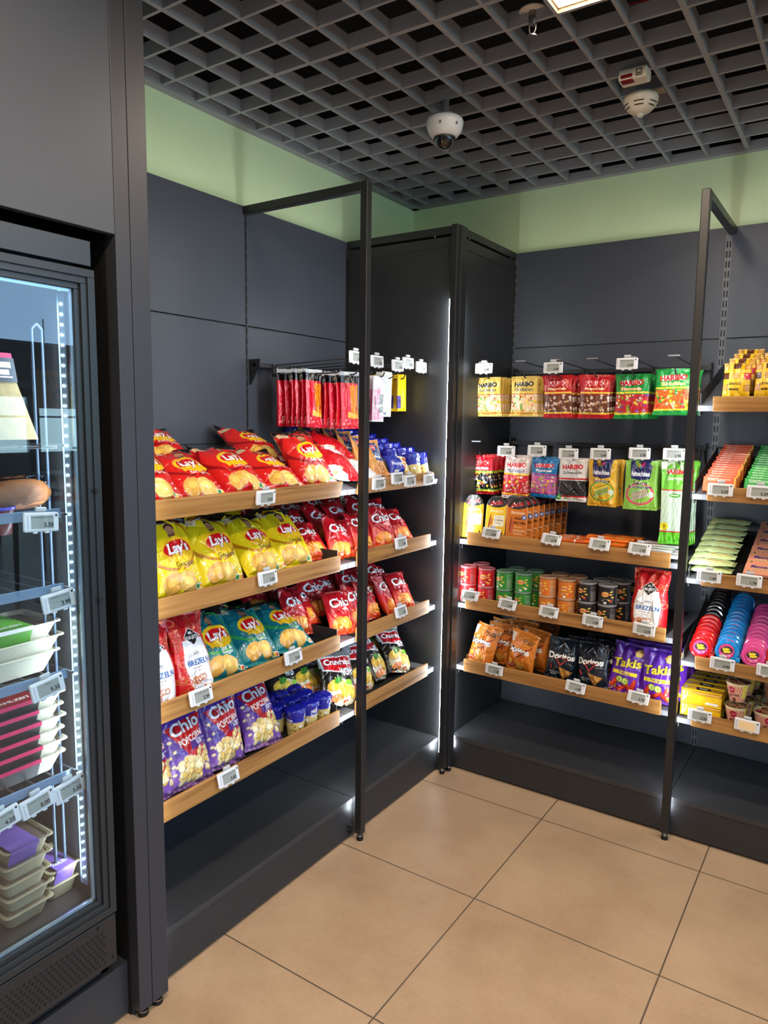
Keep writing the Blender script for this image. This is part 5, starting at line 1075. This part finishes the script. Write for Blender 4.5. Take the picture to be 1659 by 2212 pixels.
heap('crisp_bag_wok', .488, [(-1.225, .455, .02, 30, 18, -5, 'front row, left of the rack post'), (-1.05, .445, .03, 32, 20, 8, 'front row, right of the rack post'), (-.895, .43, .035, 38, 16, 22, 'front row, tilted, second from the corner'), (-.775, .445, .03, 36, 20, 6, 'front row, nearest the corner'), (-1.395, .35, .06, 42, 20, 6, 'front row, behind the blue-lidded cups')],
    'black crisp bag with red logo,', 'black crisp bags', [(-1.27, 'second row, left'), (-1.12, 'second row, behind the rack post'), (-.95, 'second row, middle'), (-.80, 'second row, nearest the corner')], [(-1.30, 'back row, left'), (-1.08, 'back row, middle'), (-.90, 'back row, right')], sx=.34, bx=.245)
# blue-lidded biscuit cups
cp = cup_proto(); n = 0
for c_, x in enumerate((.468, .394, .320, .246)):
    for r_, y in enumerate((-1.362, -1.436, -1.510, -1.584)):
        if r_ == 3 and c_ < 1: continue
        yy = y+(-.02 if c_ % 2 else 0)
        put('biscuit_cup', None, 'L', yy, x, .4925, 'biscuit cup with crinkled blue lid, low tray, %s row, %s' % (['front', 'second', 'third', 'back'][c_], ['rightmost', 'second from the right', 'third from the right', 'leftmost'][r_]), 'biscuit cup', 'biscuit cups on the lowest left tray', spin=random.Random(n).uniform(-30, 30), proto=cp, scale=(1.06, 1.06, 1.0)); n += 1
tn = math.tan(math.radians(15))
for c_ in range(7):
    for r_, y in enumerate((-.648, -.718, -.788)):
        if r_ == 2 and c_ < 1: continue
        x = .462-c_*.068
        put('biscuit_cup', None, 'L', y, x, 1.345+(.505-x)*tn-.004, 'biscuit cup with crinkled blue lid, top tray, %s row, %s' % (['front', 'second', 'third', 'fourth', 'fifth', 'sixth', 'back'][c_], ['corner side', 'middle', 'left side'][r_]), 'biscuit cup', 'biscuit cups on the top left tray', lean=15, spin=random.Random(n).uniform(-30, 30), proto=cp, scale=(1.1, 1.1, 1.1)); n += 1
for y_, c0 in ((-.955, 2), (-1.02, 2)):
    for c_ in range(c0):
        x = .13-c_*.068
        put('biscuit_cup', None, 'L', y_, x, 1.345+(.505-x)*tn-.004, 'biscuit cup with crinkled blue lid, far back, %s of the %s pair' % (['front', 'rear'][c_], 'right' if y_ > -1 else 'left'), 'biscuit cup', 'biscuit cups on the top left tray', lean=15, proto=cp, scale=(1.1, 1.1, 1.1))
for c_ in range(4):
    x = .27-c_*.07
    put('biscuit_cup', None, 'L', -.860, x-.01, 1.345+(.505-x)*tn-.004, 'biscuit cup with crinkled blue lid, %s behind the blue pack' % ordf(c_, 4), 'biscuit cup', 'biscuit cups on the top left tray', lean=15, spin=random.Random(n).uniform(-30, 30), proto=cp, scale=(1.1, 1.1, 1.1)); n += 1
bpy.data.objects.remove(cp.children[0]); bpy.data.objects.remove(cp.children[0]); bpy.data.objects.remove(cp)
def L1(kind, name, y, x, ez, le, ro, sp, lab, cat, grp=None): put(name, K[kind][0], 'L', y, x, 1.345+(.505-x)*tn+ez, lab, cat, grp, lean=le, roll=ro, spin=sp)
L1('biscuit_pack_blue', 'biscuit_pack', -.835, .46, .012, 28, 8, -10, 'small blue biscuit pack lying in front of the blue cups', 'biscuit pack')
L1('biscuit_pack_blue', 'biscuit_pack', -.87, .10, .07, 30, 8, -10, 'small blue biscuit pack high at the back, upper one', 'biscuit pack', 'blue packs at the back of the top tray')
L1('biscuit_pack_blue', 'biscuit_pack', -.95, .12, .04, 30, 8, -10, 'small blue biscuit pack high at the back, lower left one', 'biscuit pack', 'blue packs at the back of the top tray')
for i in range(6): L1('pretzel_bag_kraft', 'pretzel_bag', -.935-i*.012, .43-i*.062, .002, 22, 4, 6, 'kraft pretzel bag with blue band, %s in its file' % ordf(i, 6), 'pretzel bag', 'kraft pretzel bags')
L1('cracker_bag_white', 'cracker_bag', -1.155, .40, .05, 62, 12, 0, 'white cracker bag lying left of the rack post', 'cracker bag')
L1('cracker_bag_red', 'cracker_bag', -1.205, .468, .02, 52, 12, 0, 'red and white cracker bag beside the rack post', 'cracker bag')
L1('cracker_bag_white', 'cracker_bag', -1.05, .465, .012, 62, 10, 5, 'white cracker bag lying low right of the rack post', 'cracker bag')
L1('cracker_bag_red', 'cracker_bag', -1.08, .34, .06, 60, 12, 0, 'red cracker bag under the kraft bags', 'cracker bag')
# ================================================================== GOODS ON THE BACK WALL, MIDDLE BAY
# salami pouches
for i, (x, d, sp, ro) in enumerate(((.622, .478, 0, 0), (.728, .474, 4, 1), (.775, .40, 6, 2))):
    put('salami_pouch', K['salami_pouch_yellow'][0], 'R', x, d, 1.078, 'yellow salami pouch with rounded black top, %s' % ordn(i, 3), 'salami pouch', 'yellow salami pouches', lean=4, spin=-sp, roll=ro)
for i in range(8):
    put('salami_pouch', K['salami_pouch_orange'][0], 'R', .832+.004*i+(.01 if i > 5 else 0), .478-i*.055, 1.078, 'orange salami pouch with rounded black top, %s in its file' % ordf(i, 8), 'salami pouch', 'orange salami pouches', lean=4+i % 2, spin=-3+i % 3*4)
R_ = random.Random(9)
for i in range(9):
    put('sausage_pack', K['sausage_pack_hot'][0], 'R', 1.04+R_.uniform(-.015, .02), .45-.045*(i % 6)-(.02 if i > 5 else 0), 1.086+(.015 if i > 5 else 0), 'slim orange sausage pack with white stripe, %s of the left pile' % ordf(i, 9), 'sausage pack', 'orange striped sausage packs', spin=R_.uniform(-6, 14))
for i in range(12):
    lay = i//5; put('sausage_pack', K['sausage_pack_orange'][0], 'R', 1.19+R_.uniform(-.02, .02)+.012*lay, .44-.055*(i % 5)-.02*lay, 1.086+.0145*lay, 'long orange sausage pack, %s layer, %s' % (['bottom', 'middle', 'top'][lay], ['front', 'second', 'third', 'fourth', 'rear'][i % 5]), 'sausage pack', 'long orange sausage packs', spin=R_.uniform(-5, 5))
for i in range(8):
    lay = i//4; put('sausage_pack', K['sausage_pack_grey'][0], 'R', 1.415+R_.uniform(-.02, .015), .47-.06*(i % 4), 1.086+.016*lay, 'grey turkey sausage pack, %s layer, %s' % (['bottom', 'top'][lay], ['front', 'second', 'third', 'rear'][i % 4]), 'sausage pack', 'grey sausage packs', spin=R_.uniform(-8, 8))
# cans
cols = {'red': (.604, .694), 'green': (.783, .871), 'orange': (.982, 1.066), 'black': (1.154, 1.237)}
for c, xs in cols.items():
    cp = can_proto(c); rows = {'red': [(0, 0), (1, 0), (0, 1)], 'green': [(0, 0), (1, 0), (0, 1), (1, 1)], 'orange': [(0, 0), (1, 0), (0, 1), (1, 1)], 'black': [(0, 0), (1, 0), (0, 1), (1, 1), (0, 2), (1, 2)]}[c]
    for (ci, ri) in rows:
        for hgt in (0, 1):
            put('crisp_can', None, 'R', xs[ci]+ri*(.035 if c == 'black' else .022)*(1 if ci == 0 else .9), .462-ri*.085, .7855+hgt*.0815, '%s crisp can, %s %s column, %s' % (c, ['front', 'second-row', 'third-row'][ri], ['left', 'right'][ci], ['bottom', 'top'][hgt]), 'crisp can', c+' crisp cans', spin=[8, -22, 15, -10][(ci+2*ri+hgt) % 4], proto=cp)
    for ch in list(cp.children): bpy.data.objects.remove(ch)
    bpy.data.objects.remove(cp)
put('pretzel_pouch', K['pretzel_pouch'][1], 'R', 1.405, .462, .7855, 'red and white pretzel pouch standing right of the black cans', 'pretzel pouch', lean=3, spin=-4, roll=-1)
def RB(kind, name, lst, desc, cat, grp):
    for i, (x, d, le, ro, sp, wd) in enumerate(lst): put(name, K[kind][i % len(K[kind])], 'R', x, d, .494, desc+' '+wd, cat, grp, lean=le, roll=ro, spin=sp)
RB('nacho_bag_orange', 'nacho_bag', [(.668, .455, 12, 5, -14, 'leftmost in the front row'), (.862, .455, 6, 7, -16, 'right one in the front row'), (.735, .39, 4, 2, 4, 'second row, left'), (.905, .385, 3, 2, -18, 'second row, right'), (.72, .31, 2, 2, 8, 'third row, left'), (.80, .29, 2, 2, 0, 'third row, right'), (.76, .20, 0, 6, 0, 'fourth row, left'), (.84, .12, 0, 6, 0, 'rearmost in its group')], 'orange nacho bag', 'nacho bag', 'orange nacho bags')
put('nacho_bag', K['nacho_bag_orange'][0], 'R', .775, .20, .56, 'orange nacho bag lying on top at the back', 'nacho bag', 'orange nacho bags', lean=12, roll=6)
RB('nacho_bag_navy', 'nacho_bag', [(1.048, .455, 8, 6, 12, 'left one in the front row'), (1.192, .455, 9, -3, -6, 'right one in the front row'), (1.115, .39, 4, 2, 0, 'second row, left'), (1.245, .385, 3, 3, 0, 'second row, right'), (1.17, .30, 2, 2, 0, 'third row, left'), (1.29, .29, 2, 2, 0, 'third row, right')], 'navy nacho bag', 'nacho bag', 'navy nacho bags')
RB('corn_roll_bag', 'corn_roll_bag', [(1.314, .458, 12, 6, -4, 'left one in the front row'), (1.452, .462, 6, 1, -4, 'right one in the front row'), (1.36, .385, 4, 4, 0, 'second row, left'), (1.475, .38, 3, 2, -6, 'second row, right'), (1.39, .30, 2, 4, 0, 'third row, left'), (1.49, .29, 2, 0, -10, 'third row, right'), (1.50, .20, 2, 0, -14, 'rearmost of all')], 'purple corn roll bag', 'corn roll bag', 'purple corn roll bags')
# ================================================================== GOODS IN THE RIGHT-HAND BAY
def slz(i, d): return SZ[i][0]+(.505-d)*math.tan(math.radians(SZ[i][1]))+.006
def rb_x(kind, name, x, d, i, ez, lean, lab, cat, grp, spin=0, roll=0, proto=None):
    return put(name, None if proto is not None else K[kind][0], 'R', x, d, slz(i, d)+ez, lab, cat, grp, lean=lean, spin=spin, roll=roll, proto=proto)
for c_, x in enumerate((1.659, 1.764, 1.868)):
    for r_ in range(4): rb_x('biscuit_bag', 'biscuit_bag', x+.003*r_, .462-r_*.075, 0, .004, 4, 'yellow mini biscuit bag, %s file, %s' % (['left', 'middle', 'right'][c_], ordf(r_, 4)), 'biscuit bag', 'yellow mini biscuit bags', spin=-2+c_)
for c_, (kd, x, cn) in enumerate((('chocolate_bar_orange', 1.630, 'orange'), ('chocolate_bar_green', 1.768, 'green'))):
    for r_ in range(16): rb_x(kd, 'chocolate_bar', x+.002*(r_ % 3), .488-r_*.0262, 1, 0, 14, '%s-wrapped chocolate bar, %s in its sloping file' % (cn, ordf(r_, 16)), 'chocolate bar', cn+' chocolate bars')
for i in range(2):
    rb_x('chocolate_bar_orange', 'chocolate_bar', 1.615, .5-.02*i, 1, -.004, 30+i*5, 'orange-wrapped chocolate bar slumped low at the front, %s one' % ['outer', 'inner'][i], 'chocolate bar', 'orange chocolate bars') if 0 else None
for r_ in range(8):
    for lay in (0, 1):
        if lay == 0 and r_ > 1: continue
        rb_x('cracker_sandwich_pack', 'cracker_pack', 1.617+.002*(r_ % 2), .483-r_*.055, 2, .012+.026*lay, 70, 'pale green chive cracker pack, %s%s' % (ordf(r_, 8), ' in the lower layer' if lay == 0 else ' on top'), 'cracker pack', 'pale green cracker packs', spin=0, roll=R_.uniform(-2, 2))
for r_ in range(6):
    for c_ in range(2):
        o = rb_x('wafer_carton', 'wafer_carton', 1.790+c_*.125, .455-r_*.078, 2, .016, 0, 'salmon wafer carton, %s file, %s' % (['left', 'right'][c_], ordf(r_, 6)), 'wafer carton', 'salmon wafer cartons')
        o.matrix_world = unit_m('R', 1.790+c_*.125, .455-r_*.078, slz(2, .455-r_*.078)+.02, 20)
def rolls(c, x, r0, n, d0, dd, lift=0):
    p = roll_proto(c)
    for i in range(n):
        d = d0-i*dd; o = copy_tree(p); o.name = 'gum_roll'
        o.matrix_world = unit_m('R', x+.0015*(i % 2), d, slz(3, d)+.044+lift, -16 if i == 0 else -24, 0, 0)
        tag(o, '%s ribbed gum roll, %s in its file' % (c, ordf(i, n)), 'gum roll', c+' gum rolls')
    for ch in list(p.children): bpy.data.objects.remove(ch)
    bpy.data.objects.remove(p)
rolls('red', 1.607, 0, 7, .482, .0275); rolls('black', 1.608, 0, 8, .287, .0275); rolls('blue', 1.696, 0, 14, .478, .0275, .0); rolls('pink', 1.784, 0, 12, .474, .0275, -.004)
# lolly pack at the photo edge
t = thing('lolly_pack', 'red and black sweet pack with a green sweet at the photo edge', 'sweet pack'); t.matrix_world = unit_m('R', 1.855, .47, slz(3, .47)+.04, -15)
k = MB(); k.bbox(-.03, .03, -.008, .008, -.035, .035, .004); k.build('card', mat('lolly_red', (.75,.08,.08), .3), t)
k = MB(); k.bbox(-.022, .022, -.012, -.008, -.028, .028, .003); k.build('blister', mat('lolly_sweet', (.80,.80,.42), .2), t)
# cracker packs, two layers; each has a printed top panel as a part
for lay in (0, 1):
    for r_ in range(5):
        d = .462-r_*.058
        o = put('cracker_pack', None, 'R', 1.618+.002*r_, d, .4795+.0535*lay, 'yellow cracker pack, %s layer, %s' % (['lower', 'upper'][lay], ordf(r_, 5)), 'cracker pack', 'yellow cracker packs', proto=bpy.data.objects.new('tmp', None), lean=0, spin=1.5)
        link('wrapper', K['cracker_pack_front'][0], o); q = link('top_panel', K['cracker_pack_top'][0], o); q.location = (0, 0, .051)
for o in [o for o in bpy.data.objects if o.name.startswith('tmp')]: bpy.data.objects.remove(o)
cp = cookie_proto()
for c_, x in enumerate((1.739, 1.838)):
    for r_ in range(4):
        for hgt in (0, 1):
            if hgt == 1 and c_ == 1 and r_ == 0: continue
            put('cookie_cup', None, 'R', x+.014*r_, .455-r_*.094, .479+hgt*.0915, 'striped cookie cup with clear lid, %s column, %s, %s' % (['left', 'right'][c_], ordf(r_, 4), ['bottom', 'stacked on top'][hgt]), 'cookie cup', 'striped cookie cups', spin=10-20*hgt+c_*30, proto=cp)
for ch in list(cp.children): bpy.data.objects.remove(ch)
bpy.data.objects.remove(cp)
# ================================================================== FOOD IN THE FRIDGE
M_kraft = mat('kraft_pulp', (.80,.76,.66), .7, bump=.2, bscale=90); M_kraft2 = mat('brown_pulp', (.62,.56,.44), .7, bump=.2, bscale=90)
def tray_tub(y, x, z, w_, d_, h_, lab, grp, body, sleeve=None, film=None, band=None, txt=None):
    """tapered tub with a flared rim; w along y, d along x, right-front corner region faces the glass"""
    t = thing('meal_tub', lab, 'meal tub', (x, y, z), grp)
    k = MB(); tp = .78
    def ring(sx, sy, zz, r=.014):
        pts = []
        for cx, cy, a0 in ((1, 1, 0), (-1, 1, 90), (-1, -1, 180), (1, -1, 270)):
            for s_ in range(5): a = math.radians(a0+s_*22.5); pts.append((cx*(sx/2-r)+r*math.cos(a), cy*(sy/2-r)+r*math.sin(a), zz))
        return pts
    rs = [ring(d_*tp, w_*tp, 0), ring(d_, w_, h_), ring(d_+.012, w_+.012, h_+.001), ring(d_+.014, w_+.014, h_-.002), ring(d_-.006, w_-.006, h_-.002), ring(d_*tp-.006, w_*tp-.006, .003)]
    vs = [p for r_ in rs for p in r_]; n = 20; fs = [(j*n+i, j*n+(i+1) % n, (j+1)*n+(i+1) % n, (j+1)*n+i) for j in range(5) for i in range(n)]
    k.add(vs, fs+[list(range(n))[::-1], [5*n+i for i in range(n)]], 0, False); k.build('tub', body, t)
    k = MB(); k.bbox(-d_*.44, d_*.44, -w_*.44, w_*.44, h_*.5, h_*.9, .006); k.build('food', food_m, t)
    k = MB(); k.add(ring(d_+.010, w_+.010, h_+.0022), [list(range(n))], 0); k.build('film_lid', M_cling, t)
    if sleeve:
        k = MB(); a0, a1 = sleeve; e = .0022
        k.box(-(d_*tp/2)-e, d_/2+.008, a0, a1, h_+.003, h_+.0040, 0)
        k.add([(d_/2+.008, a0, h_+.004), (d_/2+.008, a1, h_+.004), (d_*tp/2+e, a1, .0), (d_*tp/2+e, a0, .0)], [(0, 3, 2, 1)], 1)
        k.box(d_/2+.0065, d_/2+.0085, a0, a1, h_-.006, h_+.004, 2)
        M = Matrix.Translation((d_/2-.02, (a0+a1)/2, h_+.0044)) @ Matrix.Rotation(PI/2, 4, 'Z') @ Matrix.Rotation(-PI/2, 4, 'X')
        if txt: text_mesh_into(k, txt, M, .014, (a1-a0)*.8, 3, bold=.03)
        M = RZ['L'] @ Matrix.Translation(((a0+a1)/2, -(d_*tp/2+d_/2)/2-.005, h_*.5)) @ Matrix.Rotation(math.radians(-20), 4, 'X')
        for q in range(4): k.box(0, 0, 0, 0, 0, 0, 3)
        k.build('paper_sleeve', band, t)
    return t
food_m = mat('food_brown', (.42,.33,.28), .7, var=.35, vscale=60)
M_blk = mat('sleeve_black', (.12,.11,.12), .5); M_mag = mat('sleeve_magenta', (.85,.10,.35), .5); M_wht = mat('paper_white', (.92,.9,.88), .5); M_grn = mat('sleeve_green', (.36,.62,.18), .5); M_pur = mat('sleeve_purple', (.45,.33,.62), .5); M_red = mat('sleeve_red', (.55,.06,.09), .5)
for i in range(3):
    tray_tub(-2.49+(0, .012, .004)[i], .37, .975+i*.036, .22, .16, .052, 'large kraft meal tub on the third fridge shelf, %s of the stack' % ['bottom', 'middle', 'top'][i], 'large kraft meal tubs', M_kraft, (-.06, .04) if i == 2 else None, band=[M_grn, M_grn, M_wht, M_wht], txt='MAHLZEIT')
for i in range(6):
    tray_tub(-2.475+(i % 2)*.006, .385, .719+i*.031, .19, .14, .046, 'kraft meal tub with black sleeve on the lowest fridge shelf, %s of the stack' % ['bottom', 'second', 'third', 'fourth', 'fifth', 'top'][i], 'sleeved kraft meal tubs', M_kraft, (-.085, .03), band=[M_red if i == 5 else M_blk, M_blk, M_mag, M_wht], txt='MAHLZEIT' if i == 5 else None)
for i in range(5):
    tray_tub(-2.492+(0, .004, -.002, .003, .006)[i], .40, .366+i*.0405, .112, .13, .042, 'small brown meal tub on the fridge floor, left stack, %s' % ['bottom', 'second', 'third', 'fourth', 'top'][i], 'small brown meal tubs', M_kraft2, (-.05, .02) if i == 4 else None, band=[M_pur, M_pur, M_pur, M_wht])
for i in range(2):
    tray_tub(-2.388, .385+.01*i, .366+i*.0435, .085, .12, .046, 'small brown meal tub on the fridge floor, right stack, %s' % ['bottom', 'top with purple band'][i], 'small brown meal tubs', M_kraft2, (-.03, .02) if i else None, band=[M_pur, M_pur, M_pur, M_wht], txt='MAHLZEIT' if i else None)
# sandwich pack leaning on the top rail
t = thing('sandwich_pack', 'clear wedge pack with a sandwich and dark pork label, upper fridge', 'sandwich', (.41, -2.452, 1.542)); t.scale = (.66, .66, .66)
k = MB(); y0 = -.07; y1 = .045
k.add([(-.05, y0, 0), (.05, y0, 0), (-.03, y0, .30), (-.05, y1+.03, 0), (.05, y1+.03, 0), (-.03, y1-.03, .30)], [(0, 1, 2), (3, 5, 4), (0, 3, 4, 1), (1, 4, 5, 2), (0, 2, 5, 3)]); k.build('bread', mat('bread_pale', (.70,.60,.42), .8, var=.15, vscale=40), t)
k = MB(); k.add([(-.052, y0-.002, 0), (.056, y0-.002, 0), (-.026, y0-.002, .312), (-.052, y1+.035, 0), (.056, y1+.035, 0), (-.026, y1-.025, .312)], [(0, 1, 2), (3, 5, 4), (0, 3, 4, 1), (1, 4, 5, 2), (0, 2, 5, 3)]); k.build('clear_box', M_cling, t)
k = MB(); Ms = Matrix(((0, -.26, .966, 0), (1, 0, 0, 0), (0, .966, .26, 0), (0, 0, 0, 1)))
ms = Matrix.Translation((.006, -.012, .20)) @ Matrix.Rotation(math.radians(14), 4, 'Y').inverted()
def lab(y0, y1, z0, z1, e, mi): k.add([(.056-.263*z0/1+e, y0, z0), (.056-.263*z0+e, y1, z0), (.056-.263*z1+e, y1, z1), (.056-.263*z1+e, y0, z1)], [(0, 1, 2, 3)], mi)
lab(-.065, .035, .20, .285, .001, 0); lab(-.065, .03, .285, .302, .0012, 1); lab(-.05, .02, .25, .27, .0016, 2); lab(-.05, .02, .215, .22, .0016, 2); lab(-.03, .01, .225, .243, .0016, 2); k.build('front_label', [mat('label_navy', (.16,.18,.24), .4), M_mag, mat('label_pale', (.8,.82,.85), .4)], t)
# film wrapped rolls on the upper shelf
for i, (y, x) in enumerate(((-2.45, .43), (-2.56, .42))):
    t = thing('wrapped_roll', 'filled baguette roll in crinkled clear film, %s on the upper fridge shelf' % ['right one', 'left one'][i], 'wrapped roll', (x, y, 1.378), 'wrapped rolls')
    k = MB(); pr = [(.0001, -.085), (.022, -.078), (.034, -.05), (.036, 0), (.034, .05), (.022, .078), (.0001, .085)]
    k.lathe(pr, n=24); me = k.mesh('roll', [mat('roll_brown', (.66,.38,.18), .6, var=.2, vscale=25)])
    o = link('bread_roll', me, t); o.rotation_euler = (PI/2, 0, .25); o.location = (0, 0, .036)
    k = MB(); n = 30; m_ = 14; vs = []; R_ = random.Random(i)
    for a in range(n):
        for b in range(m_): v_ = b/(m_-1)*2-1; r_ = .043*(1-abs(v_)**5*.5)*(1+R_.uniform(-.12, .14)); vs.append((r_*math.cos(2*PI*a/n), v_*.115, .042+r_*math.sin(2*PI*a/n)*.85))
    k.add(vs, [(a*m_+b, ((a+1) % n)*m_+b, ((a+1) % n)*m_+b+1, a*m_+b+1) for a in range(n) for b in range(m_-1)], 0, False)
    o = k.build('clear_wrap', glass_mat('crinkled_film', (.80,.86,.92), 5.0), t); o.rotation_euler = (0, 0, .25)
t = thing('dip_cup', 'round clear cup with red filling and violet rim, upper fridge', 'cup', (.455, -2.515, 1.33)); k = MB(); k.lathe([(.0001, 0), (.028, 0), (.034, .06), (.0001, .06)], n=28); k.build('cup', mat('red_filling', (.5,.12,.12), .3), t); k = MB(); k.lathe([(.034, .056), (.038, .058), (.038, .062), (.034, .063)], n=28); k.build('rim', mat('violet_rim', (.25,.15,.75), .2, coat=.5), t)
